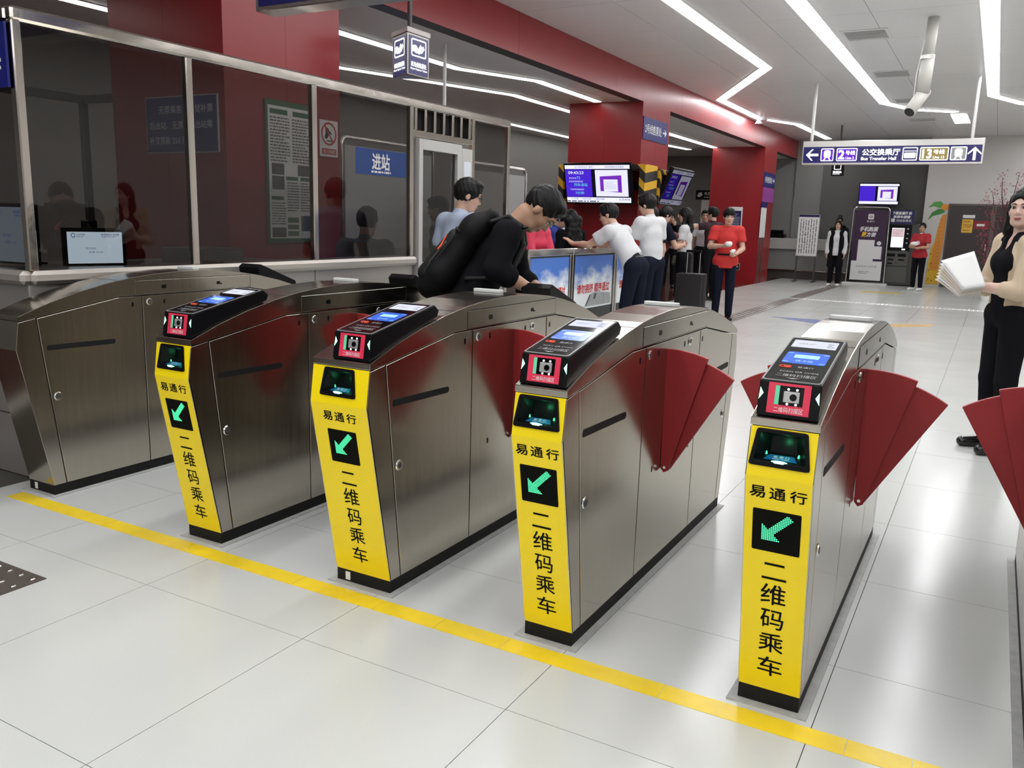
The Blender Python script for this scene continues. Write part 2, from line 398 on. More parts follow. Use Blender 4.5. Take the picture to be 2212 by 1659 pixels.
def side_plates(t, w, sgn):
    x = w if sgn > 0 else 0.0
    def plate(name, pts, x0, x1, m=STEEL, bev=0.0012, par=None):
        return G().prism(pts, x+sgn*x0 if sgn > 0 else x+sgn*x1, x+sgn*x1 if sgn > 0 else x+sgn*x0, KNIFE).build(name, m, par or t, bev)
    g = 0.0030
    mir = lambda P: [(1.75-y, z) for y, z in P]
    A = [(0.0, 0.054), (0.066-g, 0.054), (-0.010-g, 0.72), (-0.028-g, 0.896), (-0.118, 0.882), (-0.137, 0.75)]
    B = [(0.066+g, 0.054), (0.56-g, 0.054), (0.56-g, 0.966), (0.42, 0.966), (-0.028+g, 0.8945), (-0.010+g, 0.72)]
    Cc = [(0.56+g, 0.054), (1.236-g, 0.054), (1.236-g, 0.966), (0.56+g, 0.966)]
    D = [(1.236+g, 0.054), (1.684-g, 0.054), (1.76-g, 0.72), (1.778-g, 0.8945), (1.33, 0.966), (1.236+g, 0.966)]
    E_ = mir(A)
    plate('front_side_panel', A, -0.004, 0.0); d = plate('front_door', B, -0.004, 0.0); plate('middle_panel', Cc, -0.004, 0.0)
    d2 = plate('rear_door', D, -0.004, 0.0); plate('rear_side_panel', E_, -0.004, 0.0)
    # hand slots as flat dark plates, locks and sensors
    for par, (y0, z0), (y1, z1) in ((d, (0.015, 0.748), (0.385, 0.742)), (d2, (1.735, 0.748), (1.365, 0.742))):
        if y0 > y1: (y0, z0), (y1, z1) = (y1, z1), (y0, z0)
        pts = [(y0, z0-0.013), (y1-0.01, z1-0.013), (y1, z1-0.007), (y1, z1+0.007), (y1-0.01, z1+0.013), (y0+0.004, z0+0.013), (y0-0.003, z0)]
        plate('hand_slot', pts, 0.0, 0.0012, BLACKM, 0, par)
    def lock(par, y, z, r=0.021):
        M = frame((x, y, z), (0, sgn, 0), (0, 0, 1))
        q = G().disc(r, 0, 0.004, M, 18, r2=r*0.86).build('lock', CHROME, par)
        G().disc(r*0.55, 0.004, 0.0046, M, 14).build('lock_core', DARKG, par)
    lock(d, 0.052, 0.503); lock(d2, 1.698, 0.503)
    lock(t, 0.605, 0.933, 0.019); lock(t, 1.09, 0.935, 0.019)
    for (y, z) in ((0.50, 0.925), (0.70, 0.93), (1.02, 0.93), (1.27, 0.925), (0.70, 0.46), (1.16, 0.46)):
        plate('sensor_slot', [(y-0.004, z-0.012), (y+0.004, z-0.012), (y+0.006, z), (y+0.004, z+0.012), (y-0.004, z+0.012), (y-0.006, z)], 0.0, 0.001, BLACK, 0)
def ticket_gate(xl, w, label, yellow=True, front_reader=True, rear_reader=True, flaps=(True, True), sticker=False, name='ticket_gate', fy=0.82):
    t = thing(name, label, 'ticket gate', (xl, GY, 0), group='row of ticket gates')
    # plinth, sealant, dark core
    box('plinth', (0.002, 0.0, 0.0), (w-0.002, 1.75, 0.054), BLACKM, t, 0.001)
    g = G()
    ring(g, rect(-0.026, -0.026, w+0.026, 1.776), rect(0.002, 0.0, w-0.002, 1.75), 0.0, 0.005); g.build('sealant_bead', SEAL, t)
    core = [(0.05, 0.05), (-0.06, 0.74), (-0.05, 0.88), (0.42, 0.965), (1.33, 0.965), (1.80, 0.88), (1.81, 0.74), (1.70, 0.05)]
    G().prism(core, 0.0045, w-0.0045, KNIFE).build('core', SEAM, t)
    # hood: curved top with lips
    hood = ARC+[(1.868, 0.888), (1.778, 0.899), (1.33, 0.971), (0.42, 0.971), (-0.028, 0.899), (-0.118, 0.888)]
    h = G().prism(hood, -0.001, w+0.001, KNIFE).build('hood', STEEL, t, 0.0022, 2)
    for s in (-1, 1):
        xa, xb = (w+0.001, w+0.0025) if s > 0 else (-0.0025, -0.001)
        xc, xd = (w+0.0010, w+0.0012) if s > 0 else (-0.0012, -0.0010)
        G().prism([(0.513, 0.973), (1.329, 0.973), (1.329, 1.0515), (0.513, 1.0515)], xc, xd, KNIFE).build('strip_gap', SEAM, t)
        sp = G().prism([(0.517, 0.976), (1.325, 0.976), (1.325, 1.0475), (0.517, 1.0475)], xa, xb, KNIFE).build('side_strip', STEEL, t, 0.0008)
        for (y, z, rr) in ((0.70, 1.010, 0.016), (1.08, 1.012, 0.014), (1.10, 1.005, 0.006)):
            M = frame((xb if s > 0 else xa, y, z), (0, s, 0), (0, 0, 1))
            G().prism(rrect(-rr, -rr*0.62, rr, rr*0.62, rr*0.5), 0, 0.0008, M).build('sensor_eye', BLACK, sp)
        side_plates(t, w, s)
    for y in (0.425, 1.325):                                    # seams across the hood
        M = frame((0, y, arc_z(y)+0.0004), (1, 0, 0), (0, 1, (arc_z(y+.02)-arc_z(y-.02))/.04))
        G().prism(rect(0.0, -0.0012, w, 0.0012), 0, 0.0004, M).build('hood_seam', SEAM, t)
    M = frame((0.012, 0.97, arc_z(0.97)+0.0003), (1, 0, 0), (0, 1, -0.025))
    G().prism(rrect(0.0, -0.021, min(0.155, w-0.03), 0.021, 0.02), 0, 0.015, M).build('indicator_lens', WHITE, t, 0.005, 2)
    # front and rear nose: bent film-covered panel
    for rear in (False, True):
        yy = (lambda y: 1.75-y) if rear else (lambda y: y)
        m = YELLOW if (yellow and not rear) else STEEL
        X = (-1, 0, 0) if rear else (1, 0, 0); ox = w if rear else 0
        Mlow = frame((ox, yy(0.0), 0.05), X, (0, yy(-0.137)-yy(0.0), 0.70))
        Mup = frame((ox, yy(-0.137), 0.75), X, (0, yy(-0.118)-yy(-0.137), 0.137))
        Lw, Up = math.hypot(0.137, 0.70), math.hypot(0.019, 0.137)
        lowp = G().prism(rect(0.003, 0.004, w-0.003, Lw), -0.006, 0.0, Mlow).build('lower_nose_panel', m, t)
        if yellow and not rear:
            fl_ = G(); g = G()
            g.prism(rect(0.0, 0.004, 0.0028, Lw), -0.006, -0.0005, Mlow); g.prism(rect(w-0.0028, 0.004, w, Lw), -0.006, -0.0005, Mlow)
            g.build('edge_trim', STEEL_D, lowp)
        k = Lw/0.70
        vz = lambda z: (z-0.05)*k
        if yellow and not rear:
            # opening for the ticket mouth, trapezoid
            cx = w/2-0.004
            O = [(cx-0.075, vz(0.792)-Lw if False else 0.040), (cx+0.075, 0.040), (cx+0.062, 0.128), (cx-0.062, 0.128)]
            R4 = rect(0.003, 0.0, w-0.003, Up-0.001)
            g = G(); ring(g, R4, O, -0.006, 0.0, Mup); up = g.build('upper_nose_panel', m, t)
            # black bezel with rounded look and a real recess behind it
            rq = lambda P_: [p for i in range(4) for p in ((P_[i][0]*0.93+P_[i-1][0]*0.07, P_[i][1]*0.93+P_[i-1][1]*0.07), (P_[i][0]*0.985+(P_[i-1][0]+P_[(i+1) % 4][0]-P_[i][0])*0.015, P_[i][1]*0.985+(P_[i-1][1]+P_[(i+1) % 4][1]-P_[i][1])*0.015), (P_[i][0]*0.93+P_[(i+1) % 4][0]*0.07, P_[i][1]*0.93+P_[(i+1) % 4][1]*0.07))]
            Oo = [(cx-0.083, 0.030), (cx+0.083, 0.030), (cx+0.068, 0.134), (cx-0.068, 0.134)]
            Oi = [(cx-0.070, 0.045), (cx+0.070, 0.045), (cx+0.057, 0.123), (cx-0.057, 0.123)]
            g = G(); ring(g, rq(Oo), rq(Oi), 0.0, 0.005, Mup); mouth = g.build('ticket_mouth', BLACK, t, 0.0018, 2)
            B2 = [(cx-0.036, 0.066), (cx+0.036, 0.066), (cx+0.034, 0.112), (cx-0.034, 0.112)]
            vs = [(u, v, 0.0) for u, v in Oi]+[(u, v, -0.045) for u, v in B2]
            G().add(vs, [(0, 1, 5, 4), (1, 2, 6, 5), (2, 3, 7, 6), (3, 0, 4, 7), (4, 5, 6, 7)], Mup).build('mouth_funnel', BLACK, mouth)
            Ml = Mup @ frame((cx, 0.047, -0.004), (1, 0, 0), (0, 0.021, -0.041))
            lb = G().prism([(-0.045, 0.004), (0.045, 0.004), (0.032, 0.030), (-0.032, 0.030)], 0.0, 0.0012, Ml).build('ticket_label', TEALB, mouth)
            gt = G(); text(gt, '投 票 口', Ml, 0, 0.020, w=0.042, h=0.011, lift=0.0016); text(gt, 'INSERT  TICKET', Ml, 0, 0.0095, w=0.044, h=0.0042, lift=0.0016)
            gt.build('ticket_lettering', PRINTW, mouth)
            Mb = Mup @ frame((cx, 0.0445, 0.0035), (1, 0, 0), (0, 0.7, 0.7))
            G().disc(0.022, -0.002, 0.003, Mb, 14, sy=0.30, r2=0.012).build('green_lamp', GREENW, mouth)
            for (u, v, a, b_) in ((-0.0445, 0.062, 0.004, 0.008), (0.0445, 0.062, 0.004, 0.008)):
                G().disc(1.0, -0.0335, -0.032, Mup @ Matrix.Translation((cx+u, v, 0)), 10, sx=a, sy=b_).build('green_lamp', GREEN, mouth)
            ld = bpy.data.lights.new('mouth_lamp', 'POINT'); ld.color = (0.1, 1.0, 0.42); ld.energy = 0.035; ld.shadow_soft_size = 0.006
            lo_ = bpy.data.objects.new('mouth_lamp', ld); COL.objects.link(lo_); lo_.parent = t; lo_.location = Mup @ Vector((cx+0.008, 0.098, -0.018))
            # lettering and the LED arrow on the lower panel
            c = w/2
            for s_, u_, ww in (('易', -0.056, 0.042), ('通', -0.001, 0.043), ('行', 0.055, 0.044)):
                text(G(), s_, Mlow, c+u_, vz(0.7045), w=ww, h=0.035, bold=0.016).build('printed_character', INK, lowp)
            for z, s_, ww, hh in ((0.4605, '二', 0.068, 0.053), (0.3855, '维', 0.070, 0.068), (0.302, '码', 0.065, 0.064), (0.222, '乘', 0.070, 0.066), (0.1385, '车', 0.070, 0.066)):
                text(G(), s_, Mlow, c, vz(z), w=ww, h=hh, bold=0.006).build('printed_character', INK, lowp)
            u0, u1, v0, v1 = c-0.066, c+0.066, vz(0.5235), vz(0.6525)
            led = G().prism(rrect(u0, v0, u1, v1, 0.004), 0.0, 0.0015, Mlow).build('arrow_display', INK, lowp)
            arrow = [(.73, .93), (.83, .825), (.45, .42), (.58, .285), (.19, .265), (.20, .66), (.335, .535)]
            def inside(u, v):
                r = False
                for (a, b_), (c_, d_) in zip(arrow, arrow[1:]+arrow[:1]):
                    if (b_ > v) != (d_ > v) and u < (c_-a)*(v-b_)/(d_-b_)+a: r = not r
                return r
            g = G(); N = 26
            for i in range(N):
                for j in range(N):
                    u, v = (i+0.5)/N, (j+0.5)/N
                    if inside(u, v):
                        p, q = u0+u*(u1-u0), v0+v*(v1-v0)
                        g.disc(0.0020, 0.0015, 0.0019, Mlow @ Matrix.Translation((p, q, 0)), 6)
            g.build('arrow_dots', GREEN, lowp)['kind'] = 'stuff'
        else:
            G().prism(rect(0.003, 0.0, w-0.003, Up-0.001), -0.006, 0.0, Mup).build('upper_nose_panel', STEEL, t)
    if sticker:
        box('white_tag', (0.045, -0.0012, 0.012), (0.068, 0.0, 0.045), PAPER, t)
    # card and code readers on the hood
    for rear in (False, True):
        if not (rear_reader if rear else front_reader): continue
        yy = (lambda y: 1.75-y) if rear else (lambda y: y)
        xa, xb = (w-0.178, w-0.010)
        if rear: xa, xb = 0.010, 0.178
        xa = max(xa, 0.010); xb = min(xb, w-0.010)
        prof = [(yy(-0.110), 0.9155), (yy(-0.094), 1.012), (yy(0.293), 1.088), (yy(0.322), 1.066), (yy(0.312), 1.042), (yy(0.12), 0.985)]
        if rear: prof = [(yy(-0.02), 0.95), (yy(-0.005), 0.992), (yy(0.293), 1.105), (yy(0.322), 1.085), (yy(0.312), 1.042), (yy(0.12), 0.985)]
        r = G().prism(prof, xa, xb, KNIFE).build('code_reader', BLACK, t, 0.004, 2)
        if rear: continue
        W_ = xb-xa
        Mf = frame((xa, -0.110, 0.9155), (1, 0, 0), (0, 0.016, 0.0965)); Hf = math.hypot(0.016, 0.0965)
        Mt = frame((xa, -0.094, 1.012), (1, 0, 0), (0, 0.387, 0.076)); Ht = math.hypot(0.387, 0.076)
        # red sticker frame with the camera recess
        c = W_/2
        g = G(); so = rect(c-0.056, 0.010, c+0.056, 0.094); si = rect(c-0.038, 0.034, c+0.038, 0.087); ring(g, so, si, 0.0, 0.0012, Mf); stk = g.build('red_sticker', STICK, r)
        gt = G(); text(gt, '二维码扫描区', Mf, c+0.002, 0.0215, w=0.078, h=0.0145, lift=0.0018); gt.build('sticker_lettering', PRINTW, r)
        rc = G().prism(rect(c-0.038, 0.034, c+0.038, 0.087), 0.0, 0.0006, Mf).build('scanner_window', BLACKG, r)
        G().prism(rect(c-0.0375, 0.0345, c-0.026, 0.0865), 0.0006, 0.0012, Mf).build('green_light_guide', mat('green_guide', (0.12, 0.42, 0.25), 0.4, emit=(0.1, 0.55, 0.3), estr=0.35), r)
        G().prism(rect(c-0.014, 0.043, c+0.028, 0.073), 0.0006, 0.005, Mf).build('scanner_module', GREYM, r, 0.001)
        G().disc(0.0095, 0.005, 0.0065, Mf @ Matrix.Translation((c+0.012, 0.0575, 0)), 16).build('scanner_lens', BLACKG, r)
        for (u, v) in ((-0.003, 0.0785), (0.020, 0.0785), (-0.003, 0.0385), (0.020, 0.0385)):
            G().disc(0.0032, 0.0006, 0.002, Mf @ Matrix.Translation((c+u, v, 0)), 8).build('scanner_led', DOTW, r)
        for s in (-1, 1):
            g = G(); uu = c+s*0.0755
            g.prism([(uu+s*0.0045, 0.044), (uu+s*0.0025, 0.078), (uu-s*0.007, 0.062)], 0.0, 0.001, Mf); g.build('green_arrow', GREENW, r)
        # glass top with screen and card pad
        gl = G().prism(rrect(0.008, 0.006, W_-0.008, Ht-0.012, 0.008), 0.0, 0.0025, Mt).build('reader_glass', BLACKG, r, 0.001)
        g = G(); ring(g, rrect(0.003, 0.002, W_-0.003, Ht-0.006, 0.009), rrect(0.0075, 0.0055, W_-0.0075, Ht-0.0115, 0.008), 0.0, 0.003, Mt); g.build('glass_rim', mat('grey_rim', (0.22, 0.22, 0.22), 0.3), r)
        G().prism(rect(0.018, Ht-0.098, W_-0.018, Ht-0.030), 0.0025, 0.003, Mt).build('status_screen', SCRW, r)
        gt = G(); textlines(gt, Mt, 0.035, Ht-0.072, 0.10, Ht-0.058, 2, 0.35, 0.0034); textlines(gt, Mt, W_-0.045, Ht-0.088, W_-0.025, Ht-0.045, 3, 0.4, 0.0034); gt.build('screen_print', DARKG, r)
        G().prism(rrect(0.022, 0.148, W_-0.022, 0.250, 0.010), 0.0025, 0.003, Mt).build('card_pad', CARD, r)
        g = G(); g.prism(rrect(c-0.035, 0.196, c+0.035, 0.226, 0.004), 0.003, 0.0034, Mt)
        text(g, '读卡区', Mt, c, 0.172, w=0.05, h=0.016, lift=0.0034)
        for s in (-1, 1):
            g.prism(rect(c+s*0.05-0.008, 0.236, c+s*0.05+0.008, 0.239), 0.003, 0.0034, Mt); g.prism(rect(c+s*0.05-0.008, 0.158, c+s*0.05+0.008, 0.161), 0.003, 0.0034, Mt)
        g.build('card_symbol', CARDL, r)
        gt = G(); text(gt, 'SCAN QR CODE', Mt, c+0.006, 0.075, w=0.105, h=0.014, lift=0.0034); text(gt, '二维码扫描区', Mt, c+0.004, 0.046, w=0.108, h=0.022, lift=0.0034)
        text(gt, '易通行', Mt, c+0.015, 0.117, w=0.045, h=0.014, lift=0.0034)
        gt.prism([(c-0.018, 0.026), (c+0.018, 0.026), (c, 0.018)], 0.003, 0.0034, Mt)
        gt.build('glass_lettering', mat('grey_print', (0.3, 0.3, 0.3), 0.5), r)
        g = G(); g.tube([Mt @ Vector((c-0.047+0.010*math.cos(a)+(0.014 if k else 0), 0.117+0.007*math.sin(a), 0.003)) for k in (0, 1) for a in np.linspace(0.5, 5.8, 9)], 0.0018, 5); g.build('reader_emblem', mat('orange_print', srgb(225, 80, 50), 0.5), r)
    # barrier flaps: two overlapping leaves of a fan in each side
    for s, on in ((-1, flaps[0]), (1, flaps[1])):
        if not on: continue
        x0 = w if s > 0 else 0.0
        M = frame((x0+s*0.012, fy, 0.445), (s, 0, 0), (0, 0, 1))
        for k, (a0, a1, R_, z0, z1) in enumerate(((-2, 18.5, 0.490, 0.002, 0.022), (13, 33.5, 0.466, -0.018, 0.001))):
            pts = [(0.012*math.sin(math.radians(a0-60)), -0.018), (0.020, -0.012)]
            pts = [(-0.010, -0.005), (0.004, -0.022), (0.022, -0.012)]
            for i in range(9):
                a = math.radians(a1+(a0-a1)*i/8); pts.append((R_*math.sin(a), R_*math.cos(a)))
            G().prism(pts, (z0 if s > 0 else -z1), (z1 if s > 0 else -z0), M).build('flap_leaf', FLAP, t, 0.003, 2)
        Mb = frame((x0+s*0.019, fy-0.0225, 0.446), (1, 0, 0), (0, 0, 1))
        G().disc(0.006, 0, 0.003, Mb, 10).build('flap_bolt', CHROME, t)
    return t
ticket_gate(-0.664, 0.212, 'steel ticket gate with bare nose touching the glass booth', yellow=False, front_reader=False, flaps=(False, False), sticker=True)
ticket_gate(0.519, 0.207, 'yellow-fronted ticket gate next to the bare steel one', flaps=(False, True), fy=0.94)
ticket_gate(1.375, 0.264, 'widest yellow-fronted ticket gate, with a white tag on its plinth', sticker=True, flaps=(True, True), fy=0.94)
ticket_gate(2.223, 0.184, 'yellow-fronted ticket gate directly behind the nearest one, white glare on its glass', rear_reader=False)
ticket_gate(2.970, 0.184, 'nearest yellow-fronted ticket gate, seen almost end on', rear_reader=False)
ticket_gate(3.735, 0.184, 'ticket gate cut off by the photo edge, only its red flaps and side showing', rear_reader=False)
# tape line on the floor
tp = thing('floor_tape', 'yellow tape line across the floor in front of the gates', 'floor tape', (-0.62, 0.30, 0))
xs = [-0.64, 0.10, 0.62, 1.26, 1.66, 1.93, 2.20, 2.76, 3.30, 3.47, 4.4]
for a, b_ in zip(xs, xs[1:]):
    box('tape_length', (a+0.62+0.001, 0.0, 0.0002), (b_+0.62-0.001, 0.085, 0.0012), YTAPE, tp)
# ------------------------------------------------------------------ helpers for things given in world coordinates
def put(g, name, m, t, bevel=0, seg=1, smooth=False, root=None):
    l = (root or t).location
    g.v = [(x-l.x, y-l.y, z-l.z) for x, y, z in g.v]
    return g.build(name, m, t, bevel, seg, smooth)
def wbox(name, lo, hi, m, t, bevel=0, root=None): return put(G().box(lo, hi), name, m, t, bevel, root=root)
def lit(name, c, s): return glow(name, c, s)
# ------------------------------------------------------------------ tactile plates set in the floor
TACT = mat('bronze_tactile_plate', (0.085, 0.068, 0.058), 0.55, 0.0, noise=(9, 0.25))
STUD = mat('steel_stud', (0.75, 0.73, 0.70), 0.2, 1.0)
def tactile(name, label, spots, n=4, pm=None):
    t = thing(name, label, 'tactile paving', (spots[0][0], spots[0][1], 0))
    me_p = G().box((0.002, 0.002, 0.0003), (0.298, 0.298, 0.003)).mesh('tactile_plate'); me_p.materials.append(pm or TACT)
    g = G()
    for i in range(n):
        for j in range(n):
            for o in ((0, 0),):
                g.disc(0.012, 0.003, 0.007, Matrix.Translation((0.3*(i+.5)/n, 0.3*(j+.5)/n, 0)), 6, sx=0.75, r2=0.007)
    me_s = g.mesh('studs'); me_s.materials.append(STUD)
    for (x, y) in spots:
        p = bpy.data.objects.new('tactile_plate', me_p); COL.objects.link(p); p.parent = t; p.location = (x-spots[0][0], y-spots[0][1], 0)
        s = bpy.data.objects.new('studs', me_s); COL.objects.link(s); s.parent = p
    return t
tactile('tactile_strip', 'bronze tactile strip leading from the gates to the counters', [(-0.15, 9.6+0.3*k) for k in range(21)]+[(-0.15, 16.3+0.3*k) for k in range(17)])
tactile('tactile_strip', 'bright tactile strip crossing the floor behind the nearest gate', [(0.16+0.3*k, 15.92) for k in range(13)], pm=mat('pale_tactile_plate', (0.72, 0.72, 0.70), 0.3))  # pale matt colour stands in for light mirrored by steel plates
tactile('tactile_strip', 'corner of a studded tactile plate at the photo edge', [(0.14, -0.47), (0.14, -0.77), (-0.16, -0.47), (-0.16, -0.77)])
# ------------------------------------------------------------------ glass booth
BEIGE = mat('satin_counter_edge', (0.50, 0.46, 0.42), 0.3, 0.6)
BPANEL = mat('booth_base_panel', (0.36, 0.335, 0.31), 0.35, 0.5)
TUBE = mat('booth_steel_tube', (0.62, 0.57, 0.52), 0.13, 1.0, bump=(7, 0.5))
PANE = tinted_glass('tinted_booth_glass', (0.52, 0.505, 0.495))
GREYF = mat('grey_door_frame', (0.42, 0.41, 0.39), 0.4)
b = thing('ticket_booth', 'steel-framed tinted glass booth behind the bare ticket gate', 'booth', (-0.74, 0.56, 0))
X0, XR = -0.74, -3.45
for y0, y1 in ((0.56, 1.6), (1.6, 2.66), (2.66, 3.84), (4.74, 5.40)):
    wbox('base_panel', (-0.78, y0+0.003, 0.12), (-0.74, y1-0.003, 1.03), BPANEL, b, 0.003)
    wbox('plinth', (-0.775, y0, 0.0), (-0.75, y1, 0.12), DARKG, b)
for xa, xb in ((-1.9, -0.74), (-3.45, -1.9)):
    wbox('base_panel', (xa+0.003, 0.56, 0.33), (xb-0.003, 0.60, 1.03), BPANEL, b, 0.003)
    wbox('plinth', (xa, 0.545, 0.0), (xb, 0.60, 0.325), BPANEL, b, 0.003)
wbox('counter_edge', (-0.95, 0.56, 1.03), (-0.695, 3.86, 1.10), BEIGE, b, 0.02)
wbox('counter_edge', (-3.45, 0.515, 1.03), (-0.72, 0.66, 1.10), BEIGE, b, 0.02)
for y in (0.585, 1.60, 2.66, 3.80):
    wbox('post', (-0.765, y-0.024, 1.10), (-0.717, y+0.024, 2.30), TUBE, b, 0.006)
for y in (4.74, 5.385):
    wbox('post', (-0.765, y-0.022, 0.0 if y < 5 else 0.12), (-0.717, y+0.022, 2.30), TUBE, b, 0.006)
wbox('top_rail', (-0.77, 0.56, 2.295), (-0.712, 5.41, 2.362), TUBE, b, 0.012)
wbox('top_rail', (XR, 0.56, 2.295), (-0.77, 0.618, 2.362), TUBE, b, 0.012)
wbox('top_rail', (XR-0.03, 0.56, 2.295), (XR+0.03, 2.8, 2.362), DARKG, b, 0.006)
wbox('top_rail', (XR, 2.77, 2.295), (-3.075, 2.83, 2.362), DARKG, b, 0.006)
for y in (0.9, 1.85, 2.79):
    wbox('post', (XR-0.025, y-0.03, 0.0), (XR+0.025, y+0.03, 2.3), DARKG, b, 0.004)
for x in (-1.78, -2.62): wbox('post', (x-0.022, 0.565, 1.10), (x+0.022, 0.612, 2.30), TUBE, b, 0.006)
for y0, y1, z0 in ((0.61, 1.576, 1.10), (1.624, 2.636, 1.10), (2.684, 3.776, 1.10), (4.764, 5.362, 1.03)):
    wbox('glass_pane', (-0.744, y0, z0), (-0.738, y1, 2.295), PANE, b)
for x0, x1 in ((-1.758, -0.765), (-2.6, -1.8)):
    wbox('glass_pane', (x0, 0.585, 1.10), (x1, 0.591, 2.295), PANE, b)
# door with louvres over it
wbox('door_lintel', (-0.765, 3.82, 2.07), (-0.72, 4.72, 2.12), TUBE, b, 0.004)
for k in range(7):
    y = 3.86+k*0.136
    wbox('louvre_bar', (-0.762, y-0.017, 2.12), (-0.722, y+0.017, 2.297), TUBE, b, 0.004)
wbox('louvre_back', (-0.80, 3.83, 2.10), (-0.79, 4.72, 2.30), BLACKM, b)
dr = G()
for (y0, y1, z0, z1) in ((3.875, 3.93, 0.03, 2.055), (4.45, 4.52, 0.03, 2.055), (3.93, 4.45, 1.97, 2.055), (3.93, 4.45, 0.03, 1.05), ):
    dr.box((-0.76, y0, z0), (-0.70, y1, z1))
door = put(dr, 'booth_door', GREYF, b, 0.003)
put(G().box((-0.735, 3.93, 1.05), (-0.729, 4.45, 1.97)), 'door_glass', PANE, door, root=b)
sd = wbox('side_light', (-0.76, 4.53, 0.03), (-0.705, 4.70, 2.03), GREYF, b, 0.004)
put(G().box((-0.704, 4.56, 1.62), (-0.7035, 4.67, 1.92)), 'side_light_glass', mat('frosted_white', (0.6, 0.62, 0.68), 0.3), sd, root=b)
# things inside the booth
def desk_monitor(label, c, rz, w, h, z, lit_s, screen=True):
    t = thing('desk_monitor', label, 'monitor', (c[0], c[1], z), rz)
    bz = G().box((-w/2-0.022, 0.0, 0.002), (w/2+0.022, 0.03, h+0.036)).build('housing', BLACK, t, 0.004)
    G().box((-0.06, 0.03, 0.02), (0.06, 0.06, h*0.8)).build('stand', BLACK, t); G().box((-0.1, 0.03, 0.0), (0.1, 0.14, 0.012)).build('foot', BLACK, t, 0.003)
    M = frame((-w/2, -0.001, 0.014), (1, 0, 0), (0, 0, 1))
    G().prism(rect(0, 0, w, h), 0, 0.0012, M).build('screen', lit('lit_screen_%s' % lit_s, srgb(205, 228, 246), lit_s), t)
    g = G(); text(g, '北京地铁', M, w*0.24, h*0.91, w=w*0.16, h=h*0.07, lift=0.002); textlines(g, M, w*0.17, h*0.83, w*0.32, h*0.855, 1, 0.6, 0.002)
    g.tube([M @ Vector((w*0.11+w*0.035*math.cos(a), h*0.89+w*0.035*math.sin(a), 0.002)) for a in np.linspace(0.3, 6.0, 12)], w*0.008, 4)
    text(g, '欢迎乘坐北京地铁', M, w*0.78, h*0.915, w=w*0.34, h=h*0.075, lift=0.002, bold=0.01); textlines(g, M, w*0.62, h*0.83, w*0.95, h*0.86, 1, 0.6, 0.002)
    text(g, '票价信息：', M, w*0.42, h*0.48, w=w*0.2, h=h*0.06, lift=0.002); text(g, '金额 50.00', M, w*0.5, h*0.36, w=w*0.26, h=h*0.06, lift=0.002)
    g.build('screen_print', mat('blue_screen_print', srgb(60, 100, 190), 0.5, emit=srgb(90, 130, 200), estr=0.4), t)
    return t
desk_monitor('bright customer screen on the booth counter behind the glass', (-0.93, 1.075), math.radians(74), 0.295, 0.175, 1.10, 1.5)
desk_monitor('grey monitor behind the booth front window at the photo edge', (-1.27, 0.80), math.radians(4), 0.36, 0.30, 1.10, 0.32)
cmr = thing('desk_camera', 'small black camera standing behind the bright customer screen', 'camera', (-1.16, 1.20, 1.08))
G().box((-0.012, -0.012, 0), (0.012, 0.012, 0.20)).build('stem', BLACK, cmr); G().box((-0.035, -0.03, 0.19), (0.035, 0.035, 0.27)).build('housing', BLACK, cmr, 0.006)
dk = thing('booth_desk', 'grey desk inside the booth below the windows', 'desk', (-1.45, 2.2, 0))
wbox('desk_top', (-1.72, 0.67, 1.04), (-0.96, 2.75, 1.08), mat('grey_laminate', (0.2, 0.2, 0.19), 0.4), dk, 0.004)
for x in (-1.68, -1.02):
    for y in (0.72, 2.70): wbox('leg', (x-0.02, y-0.02, 0), (x+0.02, y+0.02, 1.04), DARKG, dk)
bxx = thing('cash_drawer', 'low grey metal drawer box on the booth desk', 'drawer box', (-1.1, 2.05, 1.08))
wbox('body', (-1.35, 1.85, 1.08), (-0.98, 2.22, 1.18), mat('grey_drawer', (0.16, 0.155, 0.15), 0.4, 0.4), bxx, 0.004); wbox('drawer_front', (-0.979, 1.87, 1.095), (-0.974, 2.20, 1.165), mat('grey_drawer_front', (0.22, 0.21, 0.2), 0.35, 0.4), bxx, 0.002)
# blue price plate hung on the front window of the booth
s = thing('booth_sign', 'blue sign on the booth front window, cut by the photo edge', 'sign', (-0.9, 0.54, 1.98))
wbox('plate', (-1.30, 0.540, 1.985), (-0.745, 0.552, 2.285), BLUE, s)
g = G(); text(g, '售票', frame((-1.02, 0.5395, 2.14), (1, 0, 0), (0, 0, 1)), 0.05, 0, w=0.36, h=0.15, bold=0.02); put(g, 'lettering', PRINTW, s)
# signs on the column behind the booth
s = thing('notice_sign', 'blue fare notice sign on the column behind the booth glass', 'sign', (-2.22, 2.79, 1.87))
wbox('plate', (-2.64, 2.785, 1.872), (-1.815, 2.799, 2.308), mat('white_edge', (0.55, 0.55, 0.55), 0.5), s); wbox('face', (-2.632, 2.782, 1.880), (-1.823, 2.785, 2.300), BLUE, s)
g = G(); M = frame((-2.632, 2.7815, 1.88), (1, 0, 0), (0, 0, 1))
text(g, '无票乘客请自觉补票', M, 0.46, 0.325, w=0.62, h=0.062); text(g, '后出站，无票乘客出站需', M, 0.40, 0.205, w=0.72, h=0.062); text(g, '补交票款 250 元', M, 0.25, 0.09, w=0.44, h=0.062)
put(g, 'lettering', PRINTW, s)
s = thing('notice_poster', 'tall green-framed printed poster on the column side', 'poster', (-1.74, 3.47, 1.18))
GRF = mat('green_frame', (0.03, 0.13, 0.05), 0.4)
wbox('frame', (-1.748, 3.20, 1.18), (-1.730, 3.745, 2.325), GRF, s, 0.003); wbox('sheet', (-1.7295, 3.222, 1.215), (-1.7285, 3.723, 2.28), PAPER, s)
